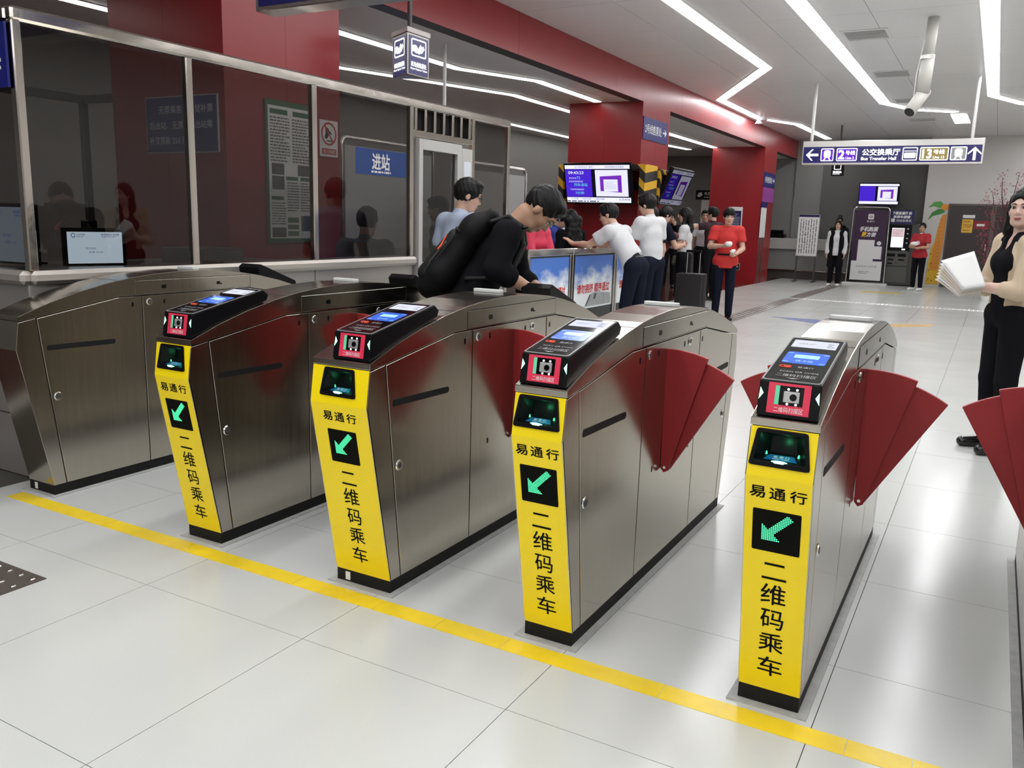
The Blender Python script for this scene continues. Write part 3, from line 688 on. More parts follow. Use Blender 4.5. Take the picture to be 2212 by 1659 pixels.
M = frame((-1.7284, 3.222, 1.215), (0, 1, 0), (0, 0, 1)); rn = random.Random(5)
g = G(); textlines(g, M, 0.02, 0.62, 0.24, 0.985, 15, 0.45, rnd=rn); textlines(g, M, 0.27, 0.62, 0.48, 0.985, 15, 0.45, rnd=rn); textlines(g, M, 0.20, 0.22, 0.34, 0.47, 11, 0.45, rnd=rn); textlines(g, M, 0.36, 0.22, 0.48, 0.47, 11, 0.45, rnd=rn); textlines(g, M, 0.02, 0.11, 0.18, 0.30, 9, 0.45, rnd=rn)
put(g, 'print', mat('grey_black_print', (0.06, 0.06, 0.055), 0.6), s)['kind'] = 'stuff'
PIC = mat('dark_photo_print', (0.07, 0.08, 0.08), 0.5, noise=(40, 0.9)); PICG = mat('green_photo_print', (0.06, 0.16, 0.05), 0.5, noise=(40, 0.9))
for (u0, v0, u1, v1, m) in ((0.03, 0.52, 0.17, 0.61, PIC), (0.03, 0.40, 0.17, 0.51, PIC), (0.33, 0.52, 0.48, 0.61, PIC), (0.02, 0.01, 0.18, 0.09, PIC), (0.20, 0.02, 0.33, 0.06, PICG), (0.20, 0.075, 0.33, 0.115, PICG), (0.20, 0.13, 0.33, 0.175, PICG), (0.36, 0.06, 0.49, 0.19, PIC), (0.02, 1.0, 0.22, 1.04, GRF), (0.28, 1.0, 0.47, 1.04, GRF), (0.19, 0.48, 0.33, 0.51, GRF), (0.36, 0.48, 0.48, 0.51, GRF), (0.02, 0.315, 0.16, 0.345, GRF)):
    put(G().prism(rect(u0, v0, u1, v1), 0, 0.0006, M), 'picture', m, s)
s = thing('no_smoking_sign', 'white no smoking sign with red ring on the column side', 'sign', (-1.745, 3.96, 1.93))
REDI = mat('red_print', (0.45, 0.02, 0.02), 0.5)
wbox('plate', (-1.749, 3.845, 1.925), (-1.742, 4.08, 2.235), PAPER, s)
M = frame((-1.7415, 3.845, 1.925), (0, 1, 0), (0, 0, 1)); g = G()
n = 24; ring(g, [(0.1175+0.1*math.cos(2*math.pi*k/n), 0.195+0.1*math.sin(2*math.pi*k/n)) for k in range(n)], [(0.1175+0.082*math.cos(2*math.pi*k/n), 0.195+0.082*math.sin(2*math.pi*k/n)) for k in range(n)], 0, 0.0008, M)
g.prism([(0.055, 0.262), (0.068, 0.272), (0.180, 0.128), (0.167, 0.118)], 0, 0.0009, M); g.prism(rect(0.025, 0.02, 0.21, 0.07), 0, 0.0008, M); put(g, 'red_print', REDI, s)
g = G(); g.prism([(0.06, 0.16), (0.09, 0.15), (0.13, 0.20), (0.15, 0.19), (0.155, 0.20), (0.12, 0.225), (0.10, 0.25), (0.07, 0.24), (0.075, 0.20)], 0, 0.0007, M); g.prism(rect(0.09, 0.13, 0.17, 0.14), 0, 0.0007, M); put(g, 'black_print', INK, s)
g = G(); text(g, '禁止吸烟', M, 0.1175, 0.045, w=0.15, h=0.032, lift=0.0012); put(g, 'lettering', PRINTW, s)
# ------------------------------------------------------------------ hanging signs
LITW = lit('lit_white_symbol', (1.0, 1.0, 1.0), 1.6)
LITN = mat('lit_navy_panel', srgb(16, 14, 58), 0.25, emit=srgb(26, 22, 92), estr=0.55)
s = thing('hanging_sign', 'large blue box sign hanging at the top edge over the booth', 'sign', (0.4, 2.07, 2.62))
wbox('frame', (-0.585, 2.0, 2.62), (1.6, 2.16, 3.05), ALU, s, 0.006); wbox('panel', (-0.555, 1.996, 2.645), (1.57, 2.0, 3.02), NAVY, s); wbox('panel', (-0.555, 2.16, 2.645), (1.57, 2.164, 3.02), NAVY, s)
for x in (-0.3, 1.3): put(G().tube([(x, 2.08, 3.05), (x, 2.08, 3.85)], 0.018), 'rod', ALU, s)
# triangular sign
P1 = Vector((-1.20, 4.38)); Lt = 0.335
P2 = P1+Vector((0, Lt)); P3 = P1+Vector((-math.sin(math.radians(60))*Lt, math.cos(math.radians(60))*Lt))
s = thing('triangular_sign', 'triangular hanging sign showing a hand holding tickets', 'sign', ((P1.x+P2.x+P3.x)/3, (P1.y+P2.y+P3.y)/3, 2.655))
tri = [tuple(P1), tuple(P2), tuple(P3)]
put(G().prism(tri, 2.66, 3.015), 'body', mat('sign_frame', (0.4, 0.38, 0.35), 0.35, 0.5), s, 0.006)
cx, cy = s.location.x, s.location.y
big = [(cx+(x-cx)*1.06, cy+(y-cy)*1.06) for x, y in tri]
put(G().prism(big, 3.015, 3.06), 'cap', mat('sign_cap', (0.42, 0.38, 0.36), 0.4, 0.3), s, 0.003)
put(G().tube([(cx, cy, 3.06), (cx, cy, 3.85)], 0.022), 'rod', mat('dark_rod', (0.06, 0.045, 0.045), 0.4), s)
for a, c in ((P1, P2), (P3, P1)):
    d = (c-a).normalized(); n_ = Vector((d.y, -d.x))
    M = frame((a.x+n_.x*0.001, a.y+n_.y*0.001, 2.66), (d.x, d.y, 0), (0, 0, 1))
    put(G().prism(rect(0.022, 0.012, Lt-0.022, 0.335), 0, 0.002, M), 'panel', LITN, s)
    g = G(); ring(g, rrect(0.055, 0.165, Lt-0.055, 0.315, 0.02), rrect(0.067, 0.177, Lt-0.067, 0.303, 0.014), 0.002, 0.003, M)
    g.prism([(0.067, 0.205), (0.10, 0.205), (0.125, 0.195), (0.165, 0.20), (0.175, 0.215), (0.16, 0.232), (0.13, 0.26), (0.10, 0.262), (0.067, 0.25)], 0.002, 0.003, M)
    g.prism([(0.14, 0.205), (0.175, 0.19), (0.225, 0.255), (0.19, 0.275)], 0.002, 0.0032, M); g.prism([(0.19, 0.20), (0.215, 0.205), (0.255, 0.245), (0.235, 0.27), (0.225, 0.262), (0.232, 0.25)], 0.002, 0.003, M)
    text(g, '机场线售票处', M, Lt/2, 0.098, w=0.235, h=0.042, lift=0.003, bold=0.02); text(g, 'Airport Express Tickets', M, Lt/2, 0.058, w=0.255, h=0.024, lift=0.003, bold=0.01)
    put(g, 'symbols', LITW, s)
# long direction sign
s = thing('direction_sign', 'long lit direction sign with line numbers and arrows hanging from rods', 'sign', (1.77, 13.7, 2.5))
Y = 13.7; xa, xb, za, zb = 0.385, 3.16, 2.505, 2.90
wbox('casing', (xa, Y, za), (xb, Y+0.16, zb), ALU, s, 0.006); wbox('panel', (xa+0.02, Y-0.006, za+0.03), (xb-0.03, Y, zb-0.10), LITN, s)
for x in (0.508, 2.968): put(G().tube([(x, Y+0.08, zb), (x, Y+0.08, ZC)], 0.025), 'rod', WHITE, s)
Wd, Hd = xb-xa-0.05, zb-za-0.13
M = frame((xa+0.02, Y-0.0065, za+0.03), (1, 0, 0), (0, 0, 1))
def arrow_left(g, cx, cy, r):
    g.prism([(cx-r, cy), (cx-r*0.05, cy+r*0.95), (cx+r*0.2, cy+r*0.95), (cx-r*0.45, cy+r*0.2), (cx+r*1.05, cy+r*0.2), (cx+r*1.05, cy-r*0.2), (cx-r*0.45, cy-r*0.2), (cx+r*0.2, cy-r*0.95), (cx-r*0.05, cy-r*0.95)], 0, 0.002, M)
def arrow_up(g, cx, cy, r):
    g.prism([(cx-q[1], cy-q[0]) for q in [(-r, 0), (-r*0.05, r*0.95), (r*0.2, r*0.95), (-r*0.45, r*0.2), (r*1.05, r*0.2), (r*1.05, -r*0.2), (-r*0.45, -r*0.2), (r*0.2, -r*0.95), (-r*0.05, -r*0.95)]], 0, 0.002, M)
g = G(); q = Hd/2
arrow_left(g, 0.145*1.0, q, 0.10)
PUR = lit('lit_purple', srgb(120, 60, 220), 0.75); OLI = lit('lit_olive', srgb(170, 155, 100), 0.75); GRY = lit('lit_grey', srgb(170, 170, 172), 0.75)
def box_ring(g, u0, u1, r=0.02): ring(g, rrect(u0, q-0.105, u1, q+0.105, r), rrect(u0+0.014, q-0.091, u1-0.014, q+0.091, r*0.6), 0, 0.002, M)
def train(g, c):
    g.prism(rrect(c-0.055, q-0.05, c+0.055, q+0.075, 0.03), 0.0015, 0.003, M); g.prism([(c-0.06, q-0.085), (c-0.035, q-0.085), (c-0.02, q-0.055), (c-0.04, q-0.055)], 0.0015, 0.003, M); g.prism([(c+0.06, q-0.085), (c+0.035, q-0.085), (c+0.02, q-0.055), (c+0.04, q-0.055)], 0.0015, 0.003, M)
fills = []
for nm, u0, u1, m in (('t', 0.29, 0.50, PUR), ('l', 0.545, 0.875, PUR), ('b', 1.575, 1.80, LITN), ('l13', 1.835, 2.255, OLI), ('t2', 2.28, 2.515, GRY)):
    box_ring(g, u0, u1); put(G().prism(rrect(u0+0.014, q-0.091, u1-0.014, q+0.091, 0.012), -0.001, 0.0012, M), 'line_colour', m, s)
train(g, 0.395); train(g, 2.398)
text(g, '2', M, 0.625, q, w=0.09, h=0.14, lift=0.0025, bold=0.03); text(g, '号线', M, 0.765, q+0.03, w=0.15, h=0.07, lift=0.0025, bold=0.02); text(g, 'Line 2', M, 0.765, q-0.055, w=0.13, h=0.04, lift=0.0025, bold=0.02)
text(g, '公交换乘厅', M, 1.245, q+0.035, w=0.58, h=0.105, lift=0.0025, bold=0.02); text(g, 'Bus Transfer Hall', M, 1.215, q-0.068, w=0.54, h=0.05, lift=0.0025, bold=0.02)
g.prism(rrect(1.60, q-0.065, 1.775, q+0.02, 0.015), 0.0015, 0.003, M); g.prism(rect(1.60, q-0.01+0.05, 1.775, q+0.052), 0.0015, 0.003, M)
text(g, '13', M, 1.94, q, w=0.13, h=0.14, lift=0.0025, bold=0.03); text(g, '号线', M, 2.115, q+0.03, w=0.16, h=0.07, lift=0.0025, bold=0.02); text(g, 'Line 13', M, 2.115, q-0.055, w=0.16, h=0.04, lift=0.0025, bold=0.02)
arrow_up(g, 2.625, q, 0.10)
put(g, 'symbols', LITW, s)
s = thing('small_hanging_sign', 'small black hanging sign seen just below the long direction sign', 'sign', (-0.02, 20.0, 2.68))
wbox('body', (-0.16, 20.0, 2.68), (0.12, 20.1, 3.02), BLACK, s, 0.004); put(G().tube([(-0.02, 20.05, 3.02), (-0.02, 20.05, ZC)], 0.02), 'rod', DARKG, s)
M = frame((-0.16, 19.998, 2.68), (1, 0, 0), (0, 0, 1)); g = G(); ring(g, rrect(0.06, 0.14, 0.22, 0.30, 0.02), rrect(0.075, 0.155, 0.205, 0.285, 0.014), 0, 0.002, M); text(g, '售票处', M, 0.14, 0.085, w=0.2, h=0.05, bold=0.03); textlines(g, M, 0.04, 0.03, 0.24, 0.05, 1, 0.7, 0.001); put(g, 'symbols', LITW, s)
# blue plates on the columns
for lab, y, z0, z1 in (('blue ticket office arrow sign on the column with the departure screens', 11.56, 2.785, 3.145), ('blue ticket office arrow sign on the farthest column', 20.02, 2.42, 2.78)):
    s = thing('arrow_sign', lab, 'sign', (-1.745, y+0.58, z0))
    wbox('plate', (-1.749, y, z0), (-1.735, y+1.17, z1), mat('arrow_sign_blue', srgb(38, 38, 112), 0.35), s, 0.003)
    g = G(); M = frame((-1.7345, y, z0), (0, 1, 0), (0, 0, 1)); text(g, '2号线售票处', M, 0.47, 0.18, w=0.78, h=0.15, bold=0.01)
    g.prism([(0.93, 0.165), (1.03, 0.165), (1.03, 0.115), (1.12, 0.18), (1.03, 0.245), (1.03, 0.195), (0.93, 0.195)], 0, 0.001, M); put(g, 'lettering', PRINTW, s)
s = thing('purple_poster', 'plain purple poster below the arrow sign on the farthest column', 'poster', (-1.745, 20.65, 2.05)); wbox('sheet', (-1.749, 20.05, 2.05), (-1.74, 21.2, 2.41), mat('purple_sheet', srgb(150, 70, 150), 0.5), s)
s = thing('notice_holder', 'tall white notice holder standing at the edge of the farthest column', 'notice', (-1.70, 20.12, 0)); wbox('sheet', (-1.72, 19.9, 1.16), (-1.70, 20.4, 1.90), PAPER, s); wbox('header', (-1.721, 19.9, 1.91), (-1.699, 20.4, 2.03), BLUE, s)
for yy_ in (20.0, 20.3): put(G().tube([(-1.71, yy_, 0), (-1.71, yy_, 1.16)], 0.012), 'leg', DARKG, s)
s = thing('framed_notice', 'white framed dark blue notice on the front of the farthest column', 'notice', (-2.365, 19.94, 1.31)); wbox('frame', (-2.54, 19.93, 1.31), (-2.19, 19.949, 1.905), WHITE, s, 0.004); wbox('sheet', (-2.515, 19.926, 1.345), (-2.215, 19.93, 1.81), NAVY, s)
g = G(); M = frame((-2.515, 19.9255, 1.345), (1, 0, 0), (0, 0, 1)); textlines(g, M, 0.03, 0.05, 0.27, 0.40, 9, 0.4); text(g, '公告', M, 0.15, 0.51, w=0.08, h=0.04); put(g, 'print', mat('pale_blue_ink', (0.4, 0.42, 0.5), 0.5), s)['kind'] = 'stuff'
s = thing('exit_sign', 'low exit sign with running figure on the farthest column', 'sign', (-2.35, 19.94, 0.31)); wbox('frame', (-2.54, 19.93, 0.31), (-2.15, 19.949, 0.50), ALU, s, 0.004); wbox('panel', (-2.52, 19.926, 0.335), (-2.17, 19.93, 0.475), mat('dark_green_panel', (0.01, 0.02, 0.015), 0.4), s)
g = G(); M = frame((-2.52, 19.9255, 0.335), (1, 0, 0), (0, 0, 1)); ring(g, rect(0.13, 0.015, 0.22, 0.125), rect(0.14, 0.025, 0.21, 0.115), 0, 0.001, M); g.prism([(0.15, 0.03), (0.17, 0.06), (0.16, 0.09), (0.185, 0.1), (0.19, 0.06), (0.20, 0.03), (0.185, 0.03), (0.175, 0.05)], 0, 0.001, M)
g.prism([(0.235, 0.062), (0.28, 0.062), (0.28, 0.04), (0.325, 0.07), (0.28, 0.10), (0.28, 0.078), (0.235, 0.078)], 0, 0.001, M); text(g, 'EXIT', M, 0.07, 0.07, w=0.09, h=0.035); put(g, 'symbols', mat('pale_symbol', (0.7, 0.75, 0.72), 0.5, emit=(0.7, 0.75, 0.72), estr=0.25), s)
# ------------------------------------------------------------------ screens
def hazard():
    m = bpy.data.materials.new('hazard_stripes'); m.use_nodes = True; nt = m.node_tree; b_ = nt.nodes['Principled BSDF']
    tc = nt.nodes.new('ShaderNodeTexCoord'); mp = nt.nodes.new('ShaderNodeMapping'); mp.inputs['Rotation'].default_value = (0.6, 0.65, 0.5)
    w = nt.nodes.new('ShaderNodeTexWave'); w.wave_profile = 'SIN'; w.inputs['Scale'].default_value = 1.6; cr = nt.nodes.new('ShaderNodeValToRGB'); cr.color_ramp.interpolation = 'CONSTANT'
    cr.color_ramp.elements[0].color = (0.012, 0.011, 0.01, 1); cr.color_ramp.elements[1].position = 0.58; cr.color_ramp.elements[1].color = (0.65, 0.36, 0.012, 1)
    nt.links.new(tc.outputs['Object'], mp.inputs[0]); nt.links.new(mp.outputs[0], w.inputs['Vector']); nt.links.new(w.outputs['Fac'], cr.inputs[0]); nt.links.new(cr.outputs[0], b_.inputs['Base Color']); b_.inputs['Roughness'].default_value = 0.5
    return m
HAZ = hazard()
def screen_thing(name, label, c, n_az, tilt, w, h, k=1.0, bracket=None, detail=True, emis=1.0):
    """flat display: c = centre, facing azimuth n_az (radians, 0 = -y), tilted down by tilt"""
    t = thing(name, label, 'screen', c, n_az)
    R = Matrix.Rotation(tilt, 4, 'X')
    def lay(g, nm, m, par=t, bevel=0): g.v = [tuple(R @ Vector(p)) for p in g.v]; return g.build(nm, m, par, bevel)
    lay(G().box((-w/2, 0.0, -h/2), (w/2, 0.07, h/2)), 'housing', BLACK, bevel=0.006)
    M = frame((-w/2, -0.001, -h/2), (1, 0, 0), (0, 0, 1)); e = '_%s' % label[:6]
    i0, i1, j0, j1 = 0.02*w, 0.98*w, 0.04*h, 0.955*h; W_, H_ = i1-i0, j1-j0
    U = lambda u: i0+u*W_; V = lambda v: j0+v*H_
    white = lit('screen_white'+e, srgb(222, 222, 250), 0.95*emis); purple = lit('screen_purple'+e, srgb(74, 42, 205), 0.85*emis)
    dark = lit('screen_black'+e, (0.006, 0.005, 0.012), 1); pale = lit('screen_pale'+e, srgb(226, 226, 252), emis); cyan = lit('screen_cyan'+e, srgb(110, 215, 225), 0.9*emis); mag = lit('screen_magenta'+e, srgb(120, 50, 190), 0.8*emis); ink = lit('screen_ink'+e, srgb(50, 50, 70), 0.7*emis)
    def pan(nm, u0, v0, u1, v1, m, z=0.001): return lay(G().prism(rect(U(u0), V(v0), U(u1), V(v1)), 0, z, M), nm, m)
    pan('screen', 0, 0, 1, 1, dark); pan('title_bar', 0, 0.90, 1, 1, pale, 0.002); pan('ticker_bar', 0, 0, 1, 0.135, pale, 0.002)
    pan('left_pane', 0, 0.15, 0.41, 0.885, purple, 0.002); pan('video_pane', 0.47, 0.165, 0.965, 0.87, white, 0.002)
    g = G(); g.prism([(U(0.54), V(0.70)), (U(0.87), V(0.73)), (U(0.87), V(0.27)), (U(0.54), V(0.31))], 0.002, 0.003, M); lay(g, 'ticket_picture', mag)
    pan('ticket_sheet', 0.595, 0.30, 0.81, 0.62, white, 0.0035)
    if detail:
        g = G(); text(g, '09:43:23', M, U(0.17), V(0.80), w=W_*0.24, h=H_*0.075, lift=0.003, bold=0.01)
        text(g, '终点方向:', M, U(0.115), V(0.655), w=W_*0.12, h=H_*0.045, lift=0.003); text(g, '本次列车到达时间', M, U(0.16), V(0.565), w=W_*0.22, h=H_*0.045, lift=0.003); text(g, '下次列车到达时间', M, U(0.17), V(0.35), w=W_*0.22, h=H_*0.045, lift=0.003)
        lay(g, 'pale_text', pale)
        g = G(); text(g, 'T2', M, U(0.205), V(0.665), w=W_*0.055, h=H_*0.07, lift=0.003); text(g, '列车进站', M, U(0.235), V(0.475), w=W_*0.21, h=H_*0.085, lift=0.003); text(g, '7分钟', M, U(0.21), V(0.255), w=W_*0.135, h=H_*0.085, lift=0.003)
        lay(g, 'cyan_text', cyan)
        g = G(); text(g, '2017年09月20日  星期三', M, U(0.31), V(0.95), w=W_*0.30, h=H_*0.05, lift=0.003); text(g, '机场线竭诚为您服务', M, U(0.77), V(0.95), w=W_*0.29, h=H_*0.055, lift=0.003)
        text(g, '“三元桥” “T3航站楼” “T2航站楼”', M, U(0.33), V(0.095), w=W_*0.56, h=H_*0.05, lift=0.003); text(g, '北京地铁', M, U(0.90), V(0.085), w=W_*0.17, h=H_*0.06, lift=0.003); textlines(g, M, U(0.0), V(0.01), U(0.62), V(0.05), 1, 0.7, 0.003)
        textlines(g, M, U(0.62), V(0.36), U(0.79), V(0.56), 6, 0.15, 0.004); lay(g, 'ink_text', ink)
    if bracket:
        w2, h2, d2 = bracket
        for s_ in (-1, 1):
            G().box((s_*w2/2-0.05, 0.10, -h2/2), (s_*w2/2+0.05, d2, h2/2)).build('bracket_cheek', HAZ, t, 0.004)
        G().box((-w2/2+0.05, 0.10, h2/2-0.08), (w2/2-0.05, d2, h2/2)).build('bracket_top', HAZ, t, 0.004)
        G().box((-w2/2+0.05, d2-0.02, -0.06), (w2/2-0.05, d2, 0.06)).build('bracket_rail', BLACKM, t); G().box((-0.08, 0.05, -0.06), (0.08, d2, 0.06)).build('bracket_arm', BLACKM, t)
    return t
screen_thing('departure_screen', 'bright purple and white departure screen facing the gates', (-2.19, 10.85, 2.03), 0, math.radians(16), 1.17, 0.655, bracket=(1.42, 0.62, 0.66))
screen_thing('departure_screen', 'dim departure screen on the side of the column, seen at an angle', (-1.32, 12.2, 2.03), math.radians(90), math.radians(22), 1.12, 0.64, bracket=(1.1, 0.55, 0.42), emis=0.22)
screen_thing('departure_screen', 'small far departure screen above the purple banner', (0.575, 23.3, 2.39), 0, math.radians(6), 1.02, 0.58, detail=False)
tvm = bpy.context.scene.objects[-1] if False else None
t = [o for o in COL.objects if o.name.startswith('departure_screen')][-1]
G().box((-0.1, 0.04, -0.1), (0.1, 0.46, 0.1)).build('wall_mount', DARKG, t)
# ------------------------------------------------------------------ barrier with sky posters
def sky_print(seed):
    m = bpy.data.materials.new('sky_poster_print'); m.use_nodes = True; nt = m.node_tree; b_ = nt.nodes['Principled BSDF']
    tc = nt.nodes.new('ShaderNodeTexCoord'); sep = nt.nodes.new('ShaderNodeSeparateXYZ'); n = nt.nodes.new('ShaderNodeTexNoise'); n.inputs['Scale'].default_value = 3.2; n.inputs['Detail'].default_value = 7; n.inputs['Roughness'].default_value = 0.6
    mp = nt.nodes.new('ShaderNodeMapping'); mp.inputs['Location'].default_value = (seed, seed*2, 0); mp.inputs['Scale'].default_value = (1, 0.8, 1.3)
    nt.links.new(tc.outputs['Object'], mp.inputs[0]); nt.links.new(mp.outputs[0], n.inputs['Vector']); nt.links.new(tc.outputs['Object'], sep.inputs[0])
    mr = nt.nodes.new('ShaderNodeMapRange'); mr.inputs['From Min'].default_value = 0.48; mr.inputs['From Max'].default_value = 1.02; mr.inputs['To Min'].default_value = 0.42; mr.inputs['To Max'].default_value = -0.28
    nt.links.new(sep.outputs['Z'], mr.inputs['Value'])
    ad = nt.nodes.new('ShaderNodeMath'); ad.operation = 'ADD'; nt.links.new(n.outputs['Fac'], ad.inputs[0]); nt.links.new(mr.outputs[0], ad.inputs[1])
    cr = nt.nodes.new('ShaderNodeValToRGB'); cr.color_ramp.elements[0].position = 0.38; cr.color_ramp.elements[0].color = (*srgb(70, 110, 185), 1); cr.color_ramp.elements[1].position = 0.68; cr.color_ramp.elements[1].color = (*srgb(225, 230, 232), 1)
    nt.links.new(ad.outputs[0], cr.inputs[0]); nt.links.new(cr.outputs[0], b_.inputs['Base Color']); nt.links.new(cr.outputs[0], b_.inputs['Emission Color']); b_.inputs['Emission Strength'].default_value = 0.12; b_.inputs['Roughness'].default_value = 0.35  # faint emission brightens the printed sky; the poster is no lamp
    return m
SKY = sky_print(3.1); REDT = mat('red_poster_ink', srgb(205, 40, 40), 0.5)
XBR = -0.65
labs = ['barrier panel with sky poster nearest the booth', 'barrier panel with sky poster under the leaning man', 'barrier panel mostly hidden behind the leaning man']
for k, (ya, yb) in enumerate(((5.66, 6.73), (6.73, 7.99), (7.99, 9.25))):
    s = thing('barrier_panel', labs[k], 'barrier', (XBR, (ya+yb)/2, 0), group='barrier panels with sky posters')
    g = G()
    for y in (ya+0.035, yb-0.035): g.box((XBR-0.03, y-0.03, 0), (XBR+0.03, y+0.03, 1.13))
    put(G().box((XBR-0.03, ya+0.005, 0), (XBR+0.03, ya+0.06, 1.11)), 'post', STEEL_D, s, 0.006); put(G().box((XBR-0.03, yb-0.06, 0), (XBR+0.03, yb-0.005, 1.11)), 'post', STEEL_D, s, 0.006)
    wbox('top_rail', (XBR-0.035, ya+0.004, 1.055), (XBR+0.035, yb-0.004, 1.13), STEEL_D, s, 0.008)
    wbox('backing', (XBR-0.02, ya+0.06, 0.10), (XBR+0.012, yb-0.06, 1.055), DARKG, s)
    po = wbox('sky_poster', (XBR+0.012, ya+0.075, 0.42), (XBR+0.016, yb-0.075, 1.035), SKY, s)
    M = frame((XBR+0.0165, ya+0.075, 0.42), (0, 1, 0), (0, 0, 1)); wp = yb-ya-0.15
    g = G(); text(g, '请勿拥挤 顺序通过', M, wp*0.5, 0.235, w=wp*0.84, h=0.105, bold=0.025); put(g, 'poster_lettering', REDT, po, root=s)
    g = G(); g.prism([(wp*0.28, 0.02), (wp*0.40, 0.16), (wp*0.55, 0.185), (wp*0.97, 0.15), (wp*0.97, 0.02)], 0, 0.0006, M); put(g, 'train_picture', mat('pale_train_print', (0.42, 0.44, 0.44), 0.4, noise=(8, 0.35)), po, root=s)
    g = G(); g.prism([(wp*0.30, 0.03), (wp*0.33, 0.03), (wp*0.43, 0.155), (wp*0.40, 0.155)], 0.0006, 0.0009, M); g.prism([(wp*0.50, 0.10), (wp*0.55, 0.10), (wp*0.58, 0.16), (wp*0.53, 0.165)], 0.0006, 0.0009, M); put(g, 'train_windows', DARKG, po, root=s)
# ------------------------------------------------------------------ tube-framed notice boards in the side hall
def notice_board(label, x, y0, y1, z0, z1, col, header=None, rnd=1):
    t = thing('notice_board', label, 'notice board', (x, (y0+y1)/2, 0), group='tube-framed notice boards')
    r = 0.09; pts = [(x, y0, 0.0), (x, y0, z1-r)]
    for k in range(1, 6): a = math.pi/2*k/5; pts.append((x, y0+r-r*math.cos(a), z1-r+r*math.sin(a)))
    for k in range(0, 6): a = math.pi/2*k/5; pts.append((x, y1-r+r*math.sin(a), z1-r+r*math.cos(a)))
    pts.append((x, y1, 0.0))
    put(G().tube(pts, 0.024, 10), 'tube_frame', CHROME, t, smooth=True)
    for y in (y0, y1): wbox('foot', (x-0.22, y-0.03, 0), (x+0.22, y+0.03, 0.03), DARKG, t, 0.004)
    wbox('board', (x-0.012, y0+0.05, z0), (x+0.012, y1-0.05, z1-0.09), col, t, 0.003)
    if header: wbox('header', (x+0.012, y0+0.25, z1-0.42), (x+0.018, y1-0.4, z1-0.1), header, t)
    return t
notice_board('grey notice board in a chrome tube frame beyond the booth end', -2.5, 7.1, 9.0, 0.5, 2.13, mat('grey_board', (0.34, 0.33, 0.32), 0.4))
n2 = notice_board('pale notice board with a blue header seen through the booth glass', -3.6, 6.3, 8.25, 1.0, 2.36, mat('pale_board', (0.5, 0.52, 0.52), 0.4), mat('bright_blue_header', srgb(30, 90, 190), 0.4, emit=srgb(30, 90, 190), estr=0.5))
g = G(); M = frame((-3.6+0.019, 6.55, 1.94), (0, 1, 0), (0, 0, 1)); text(g, '进站', M, 0.5, 0.17, w=0.36, h=0.2, bold=0.02); textlines(g, M, 0.3, 0.02, 0.8, 0.06, 1, 0.6); put(g, 'lettering', LITW, n2)
s = thing('wall_notice', 'black headed white notice on the far wall of the side hall', 'notice', (-3.95, 22.55, 1.5)); wbox('header', (-4.26, 22.55, 2.16), (-3.3, 22.6, 2.42), BLACK, s, 0.004); wbox('sheet', (-4.08, 22.56, 1.50), (-3.4, 22.6, 2.14), PAPER, s)
g = G(); M = frame((-4.26, 22.549, 2.16), (1, 0, 0), (0, 0, 1)); text(g, '售票补票处', M, 0.5, 0.16, w=0.5, h=0.09); textlines(g, M, 0.25, 0.04, 0.75, 0.08, 1, 0.6); g.prism([(0.04, 0.08), (0.12, 0.06), (0.2, 0.12), (0.17, 0.2), (0.08, 0.18)], 0, 0.001, M); put(g, 'lettering', PRINTW, s)
g = G(); M = frame((-4.08, 22.559, 1.5), (1, 0, 0), (0, 0, 1)); textlines(g, M, 0.12, 0.05, 0.62, 0.6, 14, 0.25); put(g, 'print', mat('pale_grey_ink', (0.45, 0.45, 0.45), 0.6), s)['kind'] = 'stuff'
# ------------------------------------------------------------------ far end of the gate hall
dr = struct(box('door_1', (2.30, YB-0.05, 0.0), (4.6, YB-0.001, 2.16), mat('dark_brown_frame', (0.10, 0.085, 0.075), 0.45)), 'dark brown double door in the light back wall')
BRD = mat('dark_brown_door', (0.030, 0.020, 0.018), 0.35)
for x0, x1 in ((2.34, 3.30), (3.40, 4.56)):
    d = box('door_leaf', (x0, YB-0.07, 0.03), (x1, YB-0.05, 2.11), BRD, dr, 0.004)
box('door_handle', (3.24, YB-0.10, 0.98), (3.27, YB-0.07, 1.15), CHROME, dr, 0.004)
s = thing('door_notice', 'yellow stop notice with a white strip above it on the dark door', 'notice', (2.78, YB-0.075, 1.43)); wbox('sheet', (2.66, YB-0.075, 1.43), (2.91, YB-0.071, 1.77), mat('yellow_sheet', srgb(225, 180, 60), 0.5), s); wbox('strip', (2.66, YB-0.075, 1.80), (2.94, YB-0.071, 1.88), PAPER, s)
g = G(); M = frame((2.66, YB-0.0755, 1.43), (1, 0, 0), (0, 0, 1)); text(g, 'STOP', M, 0.125, 0.17, w=0.19, h=0.09, bold=0.03); textlines(g, M, 0.03, 0.03, 0.22, 0.09, 1, 0.6); textlines(g, M, 0.03, 0.25, 0.22, 0.31, 1, 0.6); put(g, 'lettering', mat('brown_ink', srgb(170, 110, 20), 0.5), s)
s = thing('door_notice', 'red notice with a white line beside the yellow door sheet', 'notice', (3.06, YB-0.075, 1.52)); wbox('sheet', (2.93, YB-0.075, 1.52), (3.28, YB-0.071, 1.74), mat('dark_red_sheet', srgb(130, 30, 40), 0.5), s); wbox('strip', (3.0, YB-0.0765, 1.60), (3.18, YB-0.075, 1.66), PAPER, s)
